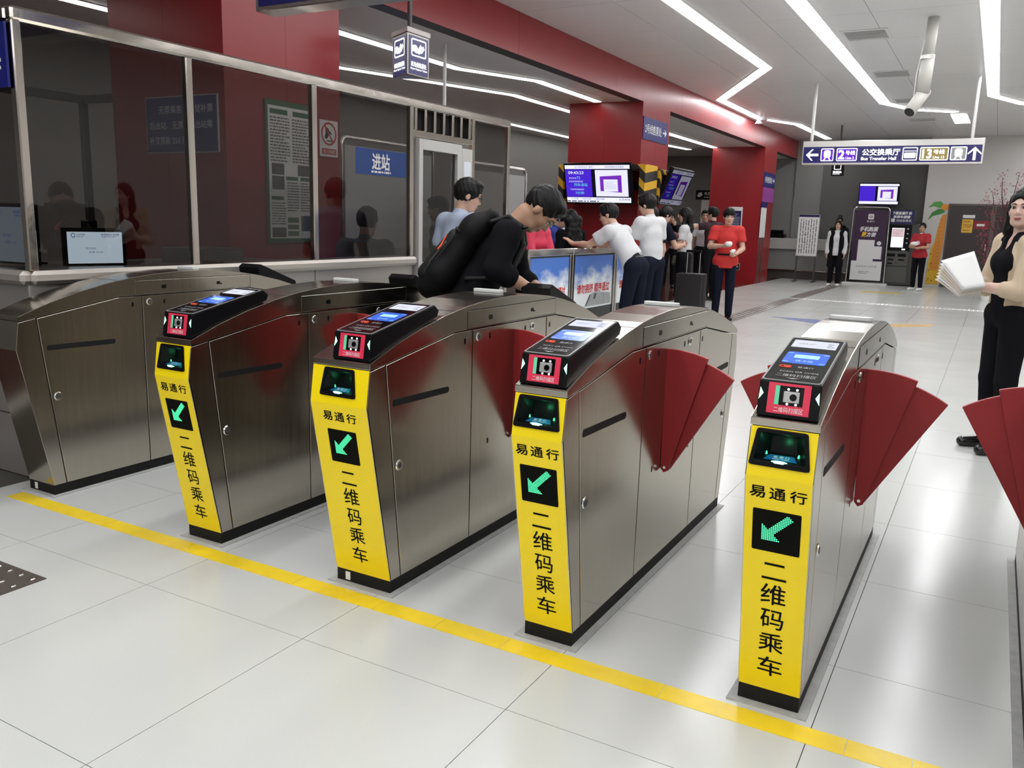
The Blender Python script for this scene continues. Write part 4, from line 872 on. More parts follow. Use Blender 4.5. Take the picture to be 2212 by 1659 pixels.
# palm growth chart sticker
s = thing('height_chart', 'orange and yellow palm height chart stuck beside the dark door', 'height chart', (2.10, YB-0.004, 0.05))
M = frame((1.80, YB-0.003, 0.0), (1, 0, 0), (0, 0, 1))
def flat(nm, pts, m, z=0.001): put(G().prism(pts, 0, z, M), nm, m, s)
flat('yellow_base', [(0.17, 0.05), (0.45, 0.05), (0.46, 0.3), (0.42, 0.75), (0.40, 1.2), (0.30, 1.25), (0.20, 1.0), (0.16, 0.5)], mat('yellow_vinyl', srgb(225, 180, 40), 0.5))
flat('trunk', [(0.22, 0.42), (0.42, 0.42), (0.47, 1.0), (0.48, 1.9), (0.36, 1.85), (0.30, 1.5), (0.25, 1.0)], mat('orange_vinyl', srgb(222, 145, 50), 0.5), 0.0015)
GRV = mat('green_vinyl', srgb(90, 160, 70), 0.5); GRV2 = mat('dark_green_vinyl', srgb(60, 130, 60), 0.5)
flat('frond', [(0.42, 2.10), (0.30, 2.22), (0.15, 2.20), (0.02, 2.05), (0.16, 2.09), (0.30, 2.04), (0.44, 2.0)], GRV, 0.002)
flat('frond', [(0.42, 2.02), (0.26, 2.02), (0.12, 1.92), (0.04, 1.72), (0.16, 1.84), (0.28, 1.87), (0.42, 1.93)], GRV2, 0.0022)
flat('fruit', [(0.42+0.10*math.cos(a), 2.07+0.08*math.sin(a)) for a in np.linspace(0, 2*math.pi, 10, endpoint=False)], mat('amber_vinyl', srgb(235, 150, 40), 0.5), 0.003)
g = G()
for k in range(14): g.prism(rect(0.33, 0.5+k*0.095, 0.40, 0.507+k*0.095), 0.0015, 0.002, M)
for (u, v) in ((0.22, 0.2), (0.3, 0.15), (0.38, 0.25), (0.2, 0.42), (0.24, 0.6), (0.21, 0.85)): g.disc(0.018, 0.001, 0.0016, M @ Matrix.Translation((u, v, 0)), 7)
put(g, 'chart_marks', mat('brown_vinyl', srgb(120, 80, 30), 0.5), s)['kind'] = 'stuff'
# ticket banner in a tube frame
BX, BY = 0.565, 22.3
s = thing('banner_stand', 'tall dark purple banner in a rounded chrome stand', 'banner stand', (BX, BY, 0))
pts = [(BX-0.47, BY, 0.03), (BX-0.44, BY, 1.92)]+[(BX-0.44+0.09*(1-math.cos(a)), BY, 1.92+0.09*math.sin(a)) for a in np.linspace(0.3, math.pi/2, 4)]+[(BX+0.44-0.09*(1-math.sin(a)), BY, 1.92+0.09*math.cos(a)) for a in np.linspace(0, math.pi/2, 5)]+[(BX+0.47, BY, 0.03)]
put(G().tube(pts, 0.016, 8), 'tube_frame', CHROME, s, smooth=True); wbox('foot', (BX-0.55, BY-0.15, 0), (BX+0.55, BY+0.15, 0.05), WHITE, s, 0.008)
wbox('sheet', (BX-0.40, BY-0.008, 0.12), (BX+0.40, BY+0.002, 1.93), mat('dark_purple_print', srgb(50, 22, 56), 0.5), s)
M = frame((BX-0.40, BY-0.0085, 0.12), (1, 0, 0), (0, 0, 1)); WP = mat('banner_white', (0.7, 0.7, 0.7), 0.5)
g = G(); g.prism(rect(0.02, 0.0, 0.78, 0.50), 0, 0.001, M); g.prism(rect(0.15, 0.50, 0.55, 1.05), 0, 0.001, M); g.prism(rect(0.42, 0.56, 0.74, 0.89), 0, 0.0016, M)
g.disc(0.055, 0, 0.0012, M @ Matrix.Translation((0.66, 0.97, 0)), 14); put(g, 'white_print', WP, s)
g = G(); g.prism(rrect(0.33, 1.58, 0.47, 1.72, 0.025), 0, 0.001, M); text(g, '易通行', M, 0.40, 1.53, w=0.19, h=0.045, lift=0.001); put(g, 'logo_print', WP, s)
g = G(); text(g, '手机购票', M, 0.38, 1.33, w=0.44, h=0.12, lift=0.001, bold=0.03, slant=0.2); text(g, '方便', M, 0.45, 1.19, w=0.22, h=0.11, lift=0.001, bold=0.03, slant=0.2); put(g, 'lettering', WP, s)
g = G(); text(g, '更', M, 0.27, 1.19, w=0.11, h=0.11, lift=0.001, bold=0.03, slant=0.2); put(g, 'yellow_lettering', mat('yellow_ink', srgb(240, 190, 30), 0.5), s)
g = G(); g.tube([M @ Vector((0.38+0.028*math.cos(a)+(0.04 if k else 0), 1.65+0.028*math.sin(a), 0.002)) for k in (0, 1) for a in np.linspace(0.3, 6.0, 9)], 0.006, 4); text(g, '北京城市公共交通', M, 0.40, 0.36, w=0.52, h=0.05, lift=0.0018); textlines(g, M, 0.22, 0.16, 0.55, 0.24, 2, 0.4, 0.0018); put(g, 'dark_print', mat('grey_purple_ink', (0.2, 0.16, 0.2), 0.5), s)
# ticket machine
KX, KY = 1.275, 22.6
KD = mat('dark_green_grey_metal', (0.055, 0.06, 0.055), 0.4, 0.3); KP = mat('olive_grey_panel', (0.10, 0.10, 0.09), 0.35, 0.4)
s = thing('ticket_machine', 'dark ticket vending machine with a lit screen beside the banner', 'ticket machine', (KX, KY, 0))
wbox('cabinet', (KX-0.33, KY, 0.02), (KX+0.42, KY+0.6, 1.62), KD, s, 0.01); wbox('header', (KX-0.30, KY-0.03, 1.60), (KX+0.30, KY+0.3, 1.96), NAVY, s, 0.006)
wbox('upper_panel', (KX-0.29, KY-0.015, 0.92), (KX+0.27, KY, 1.58), BLACK, s, 0.004); wbox('lower_panel', (KX-0.30, KY-0.015, 0.08), (KX+0.26, KY, 0.50), KP, s, 0.006); wbox('middle_panel', (KX-0.30, KY-0.015, 0.52), (KX+0.26, KY, 0.90), KP, s, 0.006)
wbox('screen', (KX-0.20, KY-0.018, 1.00), (KX+0.10, KY-0.015, 1.50), lit('kiosk_screen', srgb(240, 240, 245), 0.95), s); wbox('screen_picture', (KX-0.19, KY-0.020, 1.27), (KX+0.09, KY-0.018, 1.48), mat('kiosk_picture', srgb(190, 170, 175), 0.4, noise=(9, 0.6), emit=srgb(190, 165, 170), estr=0.6), s)
g = G(); M = frame((KX-0.30, KY-0.0305, 1.60), (1, 0, 0), (0, 0, 1)); text(g, '下载易通行 快', M, 0.30, 0.28, w=0.46, h=0.075, bold=0.03, slant=0.2); text(g, '享乘车便捷', M, 0.30, 0.185, w=0.40, h=0.07, bold=0.03, slant=0.2); text(g, '网络取票机', M, 0.36, 0.09, w=0.36, h=0.065); g.prism(rect(0.05, 0.05, 0.14, 0.14), 0, 0.001, M); put(g, 'lettering', PRINTW, s)
for (u, v, w_, h_) in ((-0.16, 0.80, 0.2, 0.08), (0.10, 0.80, 0.2, 0.08), (-0.16, 0.68, 0.14, 0.04), (0.10, 0.68, 0.14, 0.04), (-0.17, 0.58, 0.12, 0.04)):
    wbox('slot', (KX+u-w_/2, KY-0.018, v-h_/2), (KX+u+w_/2, KY-0.015, v+h_/2), BLACK, s, 0.003)
for k, z in enumerate((1.48, 1.36, 1.24, 1.12)): wbox('symbol', (KX+0.16, KY-0.0165, z-0.012), (KX+0.20, KY-0.015, z+0.012), PRINTW, s)
wbox('lit_slot', (KX+0.08, KY-0.018, 0.935), (KX+0.16, KY-0.0155, 0.97), LITW, s)
# map board on legs
MX, MY = -0.93, 22.0
s = thing('map_board', 'white board with a printed line map on two dark legs', 'map board', (MX, MY, 0))
wbox('board', (MX-0.275, MY, 0.68), (MX+0.275, MY+0.03, 1.79), mat('grey_board_frame', (0.35, 0.35, 0.34), 0.4), s, 0.004); wbox('sheet', (MX-0.26, MY-0.003, 0.70), (MX+0.26, MY, 1.72), PAPER, s); wbox('header', (MX-0.26, MY-0.004, 1.72), (MX+0.26, MY, 1.78), NAVY, s)
for x in (MX-0.24, MX+0.24): wbox('leg', (x-0.018, MY, 0.0), (x+0.018, MY+0.03, 0.68), DARKG, s); wbox('foot', (x-0.03, MY-0.2, 0.0), (x+0.03, MY+0.2, 0.03), DARKG, s)
g = G(); M = frame((MX-0.26, MY-0.0035, 0.70), (1, 0, 0), (0, 0, 1)); rn = random.Random(11)
for k in range(7):
    v = 0.06
    while v < 0.95:
        l = 0.05+0.12*rn.random(); u = 0.06+k*0.066
        g.prism(rect(u-0.009, v, u+0.009, min(0.97, v+l)), 0, 0.001, M); v += l+0.02
for k in range(4): u = 0.06+0.1*rn.randint(0, 3); v = 0.15+0.2*k; g.prism(rect(u-0.03, v, u+0.08, v+0.012), 0, 0.001, M)
put(g, 'map_print', mat('dark_map_ink', (0.05, 0.06, 0.05), 0.6), s)['kind'] = 'stuff'
# far ticket counter with its desk things
s = thing('ticket_counter', 'long pale counter at the far end of the hall', 'counter', (-1.1, 23.2, 0))
wbox('top', (-2.6, 22.95, 0.83), (-0.02, 23.6, 1.13), mat('pale_counter_top', (0.5, 0.49, 0.47), 0.3), s, 0.006); wbox('front', (-2.6, 23.05, 0.24), (-0.02, 23.55, 0.83), mat('grey_counter_front', (0.27, 0.265, 0.255), 0.4), s); wbox('plinth', (-2.6, 23.1, 0.0), (-0.02, 23.5, 0.24), mat('counter_plinth', (0.09, 0.075, 0.07), 0.3), s); wbox('foot_rail', (-2.6, 23.02, 0.235), (-0.02, 23.05, 0.255), CHROME, s)
def desk_lump(name, label, cat, x, y, sx, sy, sz, m):
    t = thing(name, label, cat, (x, y, 1.13)); G().box((-sx, -sy, 0), (sx, sy, sz*0.5)).build('base', m, t, 0.01); G().box((-sx*0.9, -sy*0.2, sz*0.4), (sx*0.7, sy*0.6, sz)).build('screen', m, t, 0.008); return t
desk_lump('desk_terminal', 'black terminal on the far counter beside the farthest column', 'terminal', -2.0, 23.25, 0.22, 0.15, 0.22, BLACK)
desk_lump('desk_terminal', 'black terminal on the far counter beside the map board', 'terminal', -0.46, 23.25, 0.12, 0.12, 0.18, BLACK)
t = thing('microphone', 'round black microphone on a thin stem on the far counter', 'microphone', (-0.24, 23.4, 1.13)); G().tube([(0, 0, 0), (0, 0, 0.32)], 0.008, 6).build('stem', BLACK, t); G().ball((0, 0, 0.36), 0.05).build('head', BLACK, t, smooth=True); G().disc(0.05, 0, 0.015).build('foot', BLACK, t)
# blossom tree
s = thing('blossom_tree', 'artificial tree with dark pink blossoms behind the standing woman', 'tree', (3.55, 19.0, 0))
rn = random.Random(4); BK = mat('dark_bark', (0.05, 0.03, 0.025), 0.8); BL = mat('pink_blossom', srgb(165, 45, 75), 0.6); BLD = mat('dull_blossom', srgb(110, 60, 70), 0.6)
g = G(); g.tube([(0, 0, 0.25), (0.03, 0, 0.9), (-0.02, 0.02, 1.5), (0.05, 0, 2.1)], [0.05, 0.04, 0.03, 0.015], 7); tips = []
for (z, dx, dz) in ((0.9, -0.28, 0.55), (1.1, -0.35, 0.3), (1.3, -0.33, 0.75), (1.4, 0.4, 0.6), (1.6, -0.25, 0.7), (1.8, 0.2, 0.85), (1.0, 0.4, 0.3), (1.9, -0.1, 0.7), (0.8, -0.3, 0.2), (1.5, 0.3, 0.9)):
    p = Vector((0, 0, z)); e = Vector((dx, rn.uniform(-.2, .2), z+dz)); mid = (p+e)/2+Vector((dx*0.15, 0, -0.08)); g.tube([p, mid, e], [0.014, 0.01, 0.004], 5); tips += [e, mid, (mid+e)/2, (p+mid)/2]
g.build('branches', BK, s); wb = G(); wb.disc(0.2, 0, 0.3, None, 14, r2=0.24).build('pot', WHITE, s)
for m_, cnt, nm in ((BL, 14, 'blossoms'), (BLD, 9, 'faded_blossoms')):
    g = G()
    for e in tips:
        for k in range(cnt): c_ = e+Vector((rn.gauss(0, .06), rn.gauss(0, .06), rn.gauss(0, .07))); r_ = rn.uniform(0.007, 0.017); g.ball(c_, (r_, r_, r_*0.7), None, 5, 3)
    g.build(nm, m_, s)['kind'] = 'stuff'
# floor stickers
s = thing('floor_sticker', 'blue printed floor sticker behind the second nearest gate', 'floor sticker', (0.9, 11.9, 0)); M = Matrix.Translation((0, 0, 0.0004))
put(G().prism([(0.45, 12.05), (1.15, 12.15), (1.4, 11.9), (1.55, 11.6), (1.15, 11.55), (0.60, 11.95)], 0.0003, 0.0012), 'vinyl', mat('faded_blue_vinyl', srgb(105, 110, 160), 0.35, noise=(5, 0.3)), s)
s = thing('floor_sticker', 'ochre floor sticker beside the legs of the standing woman', 'floor sticker', (2.4, 12.2, 0)); put(G().prism([(2.05, 11.95), (2.05, 12.25), (2.75, 12.75), (2.80, 12.45), (2.35, 11.95)], 0.0003, 0.0012), 'vinyl', mat('ochre_vinyl', srgb(205, 170, 110), 0.35), s)
s = thing('floor_sticker', 'yellow floor sticker before the ticket machine', 'floor sticker', (1.3, 19.5, 0)); put(G().prism([(0.85, 19.25), (0.85, 19.75), (1.65, 19.85), (1.75, 19.35)], 0.0003, 0.0012), 'vinyl', mat('yellow_vinyl_floor', srgb(205, 180, 80), 0.35), s)
# ------------------------------------------------------------------ ceiling fittings
vl = ['ceiling vent nearest the gates beside the hanging pipe', 'second ceiling vent from the gates', 'third ceiling vent from the gates', 'farthest ceiling vent above the direction sign']
for k, y in enumerate((9.75, 12.8, 15.9, 19.0)):
    s = thing('ceiling_vent', vl[k], 'vent', (1.76, y+0.3, ZC), group='ceiling vents'); g = G(); ring(g, rect(-0.28, -0.30, 0.28, 0.30), rect(-0.24, -0.26, 0.24, 0.26), -0.012, 0.0); g.build('frame', WHITE, s)
    G().box((-0.24, -0.26, -0.002), (0.24, 0.26, 0.0)).build('duct', SEAM, s)  # thin dark sheet stands in for the shade behind the slats
    for i in range(7): G().box((-0.24, -0.25+i*0.075, -0.010), (0.24, -0.215+i*0.075, -0.006)).build('slat', WHITE, s)
s = thing('hanging_pipe', 'white pipe hanging from the ceiling with an angled open end', 'pipe', (2.56, 9.4, ZC))
PW = mat('white_pipe', (0.62, 0.60, 0.56), 0.45, noise=(6, 0.1))
put(G().tube([(2.57, 9.4, ZC), (2.555, 9.4, 3.42)], 0.062, 16), 'upper_tube', PW, s, smooth=True); put(G().tube([(2.556, 9.4, 3.44), (2.545, 9.4, 3.02)], 0.072, 16), 'middle_tube', PW, s, smooth=True); put(G().tube([(2.548, 9.4, 3.43), (2.548, 9.4, 3.39)], 0.079, 16), 'clamp', ALU, s)
put(G().tube([(2.56, 9.46, 3.05), (2.44, 9.20, 2.78)], 0.07, 16), 'end_tube', PW, s, smooth=True); put(G().tube([(2.4405, 9.201, 2.7815), (2.4385, 9.197, 2.777)], 0.058, 16), 'tube_mouth', SEAM, s)  # mouth is a dark disc painting the shade inside the open end
put(G().tube([(2.50, 9.35, 3.6), (2.46, 9.3, 3.2), (2.46, 9.28, 2.9)], 0.004, 5), 'cable', WHITE, s)
for k, (x, y) in enumerate(((-1.45, 17.9), (-1.2, 17.3))):
    s = thing('ceiling_speaker', ('white cone speaker over the farthest column, farther of the two', 'white cone speaker over the farthest column, nearer of the two')[k], 'speaker', (x, y, ZC-0.16)); G().disc(0.09, 0.0, 0.10, None, 14, r2=0.03).build('cone', WHITE, s); G().tube([(0, 0, 0.10), (0, 0, 0.16)], 0.02, 8).build('stem', WHITE, s)
s = thing('dome_camera', 'dark dome camera hanging behind the booth end window', 'camera', (-1.6, 6.2, ZL-0.001)); s.location = (-2.3, 6.6, 3.38); G().disc(0.13, -0.9, -0.78, None, 18, r2=0.10).build('bracket', WHITE, s); G().tube([(0, 0, -0.78), (0, 0, 0)], 0.02, 8).build('stem', WHITE, s); G().ball((0, 0, -0.92), 0.085).build('dome', BLACKG, s, smooth=True)
# ------------------------------------------------------------------ people: one blended surface grown around a posed skeleton
class SDF:
    def __init__(s, lo, hi, h):
        s.lo = np.array(lo, np.float32); s.h = h; n = np.ceil((np.array(hi)-np.array(lo))/h).astype(int)+1; s.n = n
        s.f = np.full(n, 0.25, np.float32); s.ax = [s.lo[i]+h*np.arange(n[i], dtype=np.float32) for i in range(3)]
    def blk(s, a, b):
        i0 = np.clip(np.floor((np.minimum(a, b)-s.lo)/s.h).astype(int), 0, s.n); i1 = np.clip(np.ceil((np.maximum(a, b)-s.lo)/s.h).astype(int)+1, 0, s.n)
        if np.any(i1 <= i0): return None, None
        sl = tuple(slice(i0[k], i1[k]) for k in range(3))
        return sl, (s.ax[0][sl[0]][:, None, None], s.ax[1][sl[1]][None, :, None], s.ax[2][sl[2]][None, None, :])
    def mix(s, sl, d, k):
        f = s.f[sl]
        if k <= 0: s.f[sl] = np.minimum(f, d); return
        q = np.clip(0.5+0.5*(f-d)/k, 0, 1); s.f[sl] = f*(1-q)+d*q-k*q*(1-q)
    def cap(s, a, b, ra, rb=None, k=0.02, sq=None):
        """tapered capsule; sq=(axis, factor) widens the section along an axis"""
        rb = ra if rb is None else rb; a = np.array(a, np.float32); b = np.array(b, np.float32); r = max(ra, rb)*(sq[1] if sq else 1)+k+2*s.h
        sl, P = s.blk(np.minimum(a, b)-r, np.maximum(a, b)+r)
        if sl is None: return s
        d = b-a; L2 = float(d@d)+1e-9
        v = [P[i]-a[i] for i in range(3)]
        t = np.clip((v[0]*d[0]+v[1]*d[1]+v[2]*d[2])/L2, 0, 1)
        v = [v[i]-t*d[i] for i in range(3)]
        q = v[0]**2+v[1]**2+v[2]**2
        if sq:
            u = np.array(sq[0], np.float32); u = u/np.linalg.norm(u); c = v[0]*u[0]+v[1]*u[1]+v[2]*u[2]; q = q-c*c*(1-1/sq[1]**2)
        s.mix(sl, np.sqrt(np.maximum(q, 0))-(ra+(rb-ra)*t), k); return s
    def _ell(s, c, r, R, pad):
        c = np.array(c, np.float32); m = max(r)+pad
        sl, P = s.blk(c-m, c+m)
        if sl is None: return None, None
        v = [P[i]-c[i] for i in range(3)]; R = np.eye(3) if R is None else np.array(R)
        w = [(v[0]*R[0, j]+v[1]*R[1, j]+v[2]*R[2, j])/r[j] for j in range(3)]
        l = np.sqrt(w[0]**2+w[1]**2+w[2]**2); g = np.sqrt((w[0]/r[0])**2+(w[1]/r[1])**2+(w[2]/r[2])**2)+1e-6
        return sl, l*(l-1)/g
    def ell(s, c, r, R=None, k=0.015):
        sl, d = s._ell(c, r, R, k+2*s.h)
        if sl is not None: s.mix(sl, d, k)
        return s
    def sub(s, c, r, R=None, k=0.006):
        sl, d = s._ell(c, r, R, k+2*s.h)
        if sl is not None:
            f = s.f[sl]; q = np.clip(0.5-0.5*(f+d)/k, 0, 1); s.f[sl] = f*(1-q)-d*q+k*q*(1-q)
        return s
    def half(s, p, n):
        n = np.array(n, np.float32); n = n/np.linalg.norm(n); p = np.array(p)
        d = (s.ax[0][:, None, None]-p[0])*n[0]+(s.ax[1][None, :, None]-p[1])*n[1]+(s.ax[2][None, None, :]-p[2])*n[2]
        s.f = np.maximum(s.f, d.astype(np.float32)); return s
    def mesh(s, name):
        """naive surface nets"""
        f = s.f; f = f.copy()
        for ax in range(3):
            for e in (0, -1):
                i = [slice(None)]*3; i[ax] = e; f[tuple(i)] = np.maximum(f[tuple(i)], 0.01)
        ins = f < 0
        c = np.zeros(np.array(f.shape)-1, np.int8)
        for dx in (0, 1):
            for dy in (0, 1):
                for dz in (0, 1): c += ins[dx:f.shape[0]-1+dx, dy:f.shape[1]-1+dy, dz:f.shape[2]-1+dz]
        I = np.argwhere((c > 0) & (c < 8))
        idx = -np.ones(c.shape, np.int32); idx[I[:, 0], I[:, 1], I[:, 2]] = np.arange(len(I))
        acc = np.zeros((len(I), 3), np.float32); cnt = np.zeros(len(I), np.float32)
        for ax in range(3):
            o = [k for k in range(3) if k != ax]
            for p in (0, 1):
                for q in (0, 1):
                    A = I.copy(); A[:, o[0]] += p; A[:, o[1]] += q; B = A.copy(); B[:, ax] += 1
                    fa = f[A[:, 0], A[:, 1], A[:, 2]]; fb = f[B[:, 0], B[:, 1], B[:, 2]]; m = (fa < 0) != (fb < 0)
                    t = fa[m]/(fa[m]-fb[m]); P = A[m].astype(np.float32); P[:, ax] += t; acc[m] += P; cnt[m] += 1
        V = acc/cnt[:, None]*s.h+s.lo
        F = []
        for ax in range(3):
            o = [(ax+1) % 3, (ax+2) % 3]
            sa = [slice(0, -1) if k == ax else slice(1, -1) for k in range(3)]; sb = [slice(1, None) if k == ax else slice(1, -1) for k in range(3)]
            a, b_ = ins[tuple(sa)], ins[tuple(sb)]
            for flip, m in ((False, a & ~b_), (True, ~a & b_)):
                Q = np.argwhere(m)
                if not len(Q): continue
                for k in range(3):
                    if k != ax: Q[:, k] += 1
                vs = []
                for (p, q) in ((0, 0), (1, 0), (1, 1), (0, 1)):
                    X = Q.copy(); X[:, o[0]] -= 1-p; X[:, o[1]] -= 1-q; vs.append(idx[X[:, 0], X[:, 1], X[:, 2]])
                q4 = np.stack(vs, 1); F.append(q4[:, ::-1] if flip else q4)
        F = np.concatenate(F) if F else np.zeros((0, 4), np.int32)
        me = bpy.data.meshes.new(name); me.vertices.add(len(V)); me.vertices.foreach_set('co', V.astype(np.float32).ravel())
        me.loops.add(len(F)*4); me.loops.foreach_set('vertex_index', F.astype(np.int32).ravel()); me.polygons.add(len(F))
        me.polygons.foreach_set('loop_start', np.arange(0, len(F)*4, 4, dtype=np.int32)); me.polygons.foreach_set('loop_total', np.full(len(F), 4, np.int32))
        me.polygons.foreach_set('use_smooth', np.ones(len(F), bool)); me.update(calc_edges=True); me.validate()
        return me
def nrm(v): v = np.array(v, float); return v/(np.linalg.norm(v)+1e-9)
def rotx(a): c, s = math.cos(a), math.sin(a); return np.array([[1, 0, 0], [0, c, -s], [0, s, c]])
def rotz(a): c, s = math.cos(a), math.sin(a); return np.array([[c, -s, 0], [s, c, 0], [0, 0, 1]])
SKIN = mat('skin_light', (0.56, 0.34, 0.25), 0.5, noise=(30, 0.05)); SKIN2 = mat('skin_tan', (0.44, 0.25, 0.16), 0.5, noise=(30, 0.05)); SKIN3 = mat('skin_pale', (0.66, 0.44, 0.36), 0.45, noise=(30, 0.04))
HAIRB = mat('black_hair', (0.004, 0.0035, 0.0035), 0.5, spec=0.25, noise=((90, 90, 8), 0.5), bump=((140, 140, 6), 0.6))
CLW = mat('white_shirt_cloth', (0.60, 0.60, 0.615), 0.8, bump=((9, 9, 5), 0.8, 0.012)); CLLB = mat('light_blue_shirt_cloth', (0.42, 0.48, 0.62), 0.8, bump=((11, 11, 6), 0.8, 0.012)); CLBK = mat('black_cloth', (0.008, 0.008, 0.010), 0.9, spec=0.08, bump=((9, 9, 4), 0.8, 0.012)); CLNV = mat('navy_cloth', (0.010, 0.012, 0.022), 0.9, spec=0.08, bump=((9, 9, 4), 0.8, 0.012))
CLRED = mat('red_shirt_cloth', (0.52, 0.022, 0.020), 0.75, bump=((9, 9, 5), 0.8, 0.012)); CLDR = mat('dark_red_shirt_cloth', (0.38, 0.015, 0.025), 0.75, bump=((9, 9, 5), 0.8, 0.012)); CLPK = mat('pink_jacket_cloth', (0.70, 0.045, 0.10), 0.7, bump=((9, 9, 5), 0.8, 0.012)); CLBG = mat('beige_knit', (0.56, 0.45, 0.32), 0.85, bump=(60, 0.35)); CLGY = mat('grey_shirt_cloth', (0.16, 0.17, 0.18), 0.8, bump=(12, 0.4)); CLBL = mat('blue_cloth', (0.02, 0.04, 0.25), 0.8)
SHOEB = mat('black_leather', (0.008, 0.008, 0.008), 0.15); SHOEW = mat('white_canvas', (0.72, 0.72, 0.70), 0.6)
EYEW = mat('eye_white', (0.42, 0.39, 0.37), 0.35); EYED = mat('dark_eye', (0.01, 0.007, 0.006), 0.15); LIP = mat('lip_red', (0.30, 0.05, 0.05), 0.45); LIPN = mat('lip_natural', (0.36, 0.15, 0.12), 0.5)
def hand(S, w, d, n, side, curl=0.5, k=0.006, spread=1.0, r=0.0088):
    """palm, four unequal bent fingers and a thumb from the side of the palm"""
    d = nrm(d); n = nrm(np.array(n)-d*np.dot(n, d)); a = np.cross(d, n)*side
    kn = np.array(w)+d*0.085
    S.cap(np.array(w)-d*0.01, np.array(w)+d*0.025, 0.025, 0.024, 0.012, (a, 1.25)); S.cap(np.array(w)+d*0.025, kn-d*0.008, 0.0165, 0.0145, 0.010, (a, 2.3))
    for i, (off, L) in enumerate(((0.0285, 0.068), (0.0098, 0.076), (-0.0098, 0.071), (-0.0275, 0.056))):
        p = kn+a*off-d*(0.004 if i in (0, 2) else (0.010 if i == 3 else 0)); c0 = 0.0
        dd = nrm(d+a*off*2.0*spread)
        for seg, fr in enumerate((0.46, 0.30, 0.24)):
            c0 += curl*(0.75 if seg == 0 else 0.9); v = dd*math.cos(c0)+n*math.sin(c0); e = p+v*L*fr
            S.cap(p, e, r*(1-0.06*seg), r*(0.96-0.08*seg), k); p = e
    p = np.array(w)+d*0.022+a*0.026; v = nrm(a*0.75+d*0.75+n*0.25); e = p+v*0.038; S.cap(p, e, 0.0125, 0.0105, 0.010)
    v2 = nrm(d*0.85+a*0.15+n*(0.25+curl*0.6)); S.cap(e, e+v2*0.030, 0.0102, 0.0085, k)
def head(S, c, R, fem=False, s=1.0):
    X = lambda x, y, z: np.array(c)+R@(np.array([x, y, z])*s); f = 0.94 if fem else 1.0
    S.ell(X(0, -0.008, 0.030), (0.0765*s*f, 0.097*s, 0.094*s), R, 0.01); S.ell(X(0, 0.022, -0.022), (0.064*s*f, 0.072*s, 0.088*s), R, 0.02)
    S.cap(X(-0.026*f, 0.046, -0.080), X(0.026*f, 0.046, -0.080), 0.026*s, None, 0.025); S.ell(X(0, 0.066, -0.092), (0.019*s, 0.019*s, 0.016*s), R, 0.015)
    for t in (-1, 1):
        S.ell(X(t*0.036*f, 0.058, -0.022), (0.024*s, 0.024*s, 0.024*s), R, 0.02); S.ell(X(t*0.077*f, -0.004, -0.008), (0.009*s, 0.019*s, 0.031*s), R, 0.006)
        S.cap(X(t*0.046*f, 0.074, 0.032), X(t*0.014, 0.086, 0.032), 0.010*s, None, 0.014)
        S.sub(X(t*0.032*f, 0.096, 0.010), (0.019*s, 0.012*s, 0.011*s), R, 0.012)
    S.cap(X(0, 0.083, 0.016), X(0, 0.104, -0.022), 0.0085*s, 0.0115*s, 0.010)
    for t in (-1, 1): S.ell(X(t*0.012, 0.092, -0.027), (0.009*s, 0.010*s, 0.008*s), R, 0.006)
    S.ell(X(0, 0.088, -0.053), (0.023*s, 0.011*s, 0.006*s), R, 0.006); S.ell(X(0, 0.086, -0.064), (0.019*s, 0.011*s, 0.0065*s), R, 0.006)
def face_parts(t, c, R, fem, s, lip, brow=1.0, glasses=False):
    M = Matrix([[R[0, 0], R[0, 1], R[0, 2], c[0]], [R[1, 0], R[1, 1], R[1, 2], c[1]], [R[2, 0], R[2, 1], R[2, 2], c[2]], [0, 0, 0, 1]]) @ Matrix.Scale(s, 4); f = 0.94 if fem else 1.0
    for q in (-1, 1):
        e = G().ball((q*0.032*f, 0.0835, 0.0085), (0.0145, 0.0075, 0.0068), M, 12, 8).build('eye', EYEW, t, smooth=True); G().ball((q*0.032*f, 0.0892, 0.0088), (0.0062, 0.0030, 0.0060), M, 10, 6).build('iris', EYED, e, smooth=True)
        g = G(); P = [M @ Vector((q*x*f, y, z)) for x, y, z in ((0.0175, 0.0895, 0.0105), (0.026, 0.0915, 0.0155), (0.036, 0.0895, 0.0165), (0.046, 0.082, 0.0115))]; g.tube(P, [0.0014*s, 0.0024*s, 0.0026*s, 0.0018*s], 6).build('eyelid', EYED, e, smooth=True)
        P = [M @ Vector((q*x*f, y, z)) for x, y, z in ((0.013, 0.0955, 0.030), (0.028, 0.0945, 0.0355), (0.042, 0.0875, 0.0345), (0.052, 0.0785, 0.029))]; G().tube(P, [0.0030*s*brow, 0.0036*s*brow, 0.0030*s*brow, 0.0012*s], 6).build('eyebrow', HAIRB, t, smooth=True)
    g = G(); g.ball((0, 0.0915, -0.0545), (0.0235, 0.0085, 0.0045), M, 14, 8); g.ball((0, 0.0895, -0.0630), (0.0195, 0.0090, 0.0055), M, 14, 8); g.build('lips', lip, t, smooth=True)
    if glasses:
        g = G(); L = 0.027
        for q in (-1, 1): g.tube([M @ Vector((q*0.034*f+L*0.95*math.cos(a), 0.105-0.02*abs(math.cos(a))*(1 if q*math.cos(a) > 0 else 0), 0.006+L*0.72*math.sin(a))) for a in np.linspace(0, 2*math.pi, 15)], 0.0018*s, 5); g.tube([M @ Vector((q*0.060*f, 0.085, 0.012)), M @ Vector((q*0.079*f, 0.0, 0.008))], 0.0018*s, 5)
        g.tube([M @ Vector((-0.008, 0.105, 0.008)), M @ Vector((0.008, 0.105, 0.008))], 0.0018*s, 5); g.build('glasses', BLACK, t)
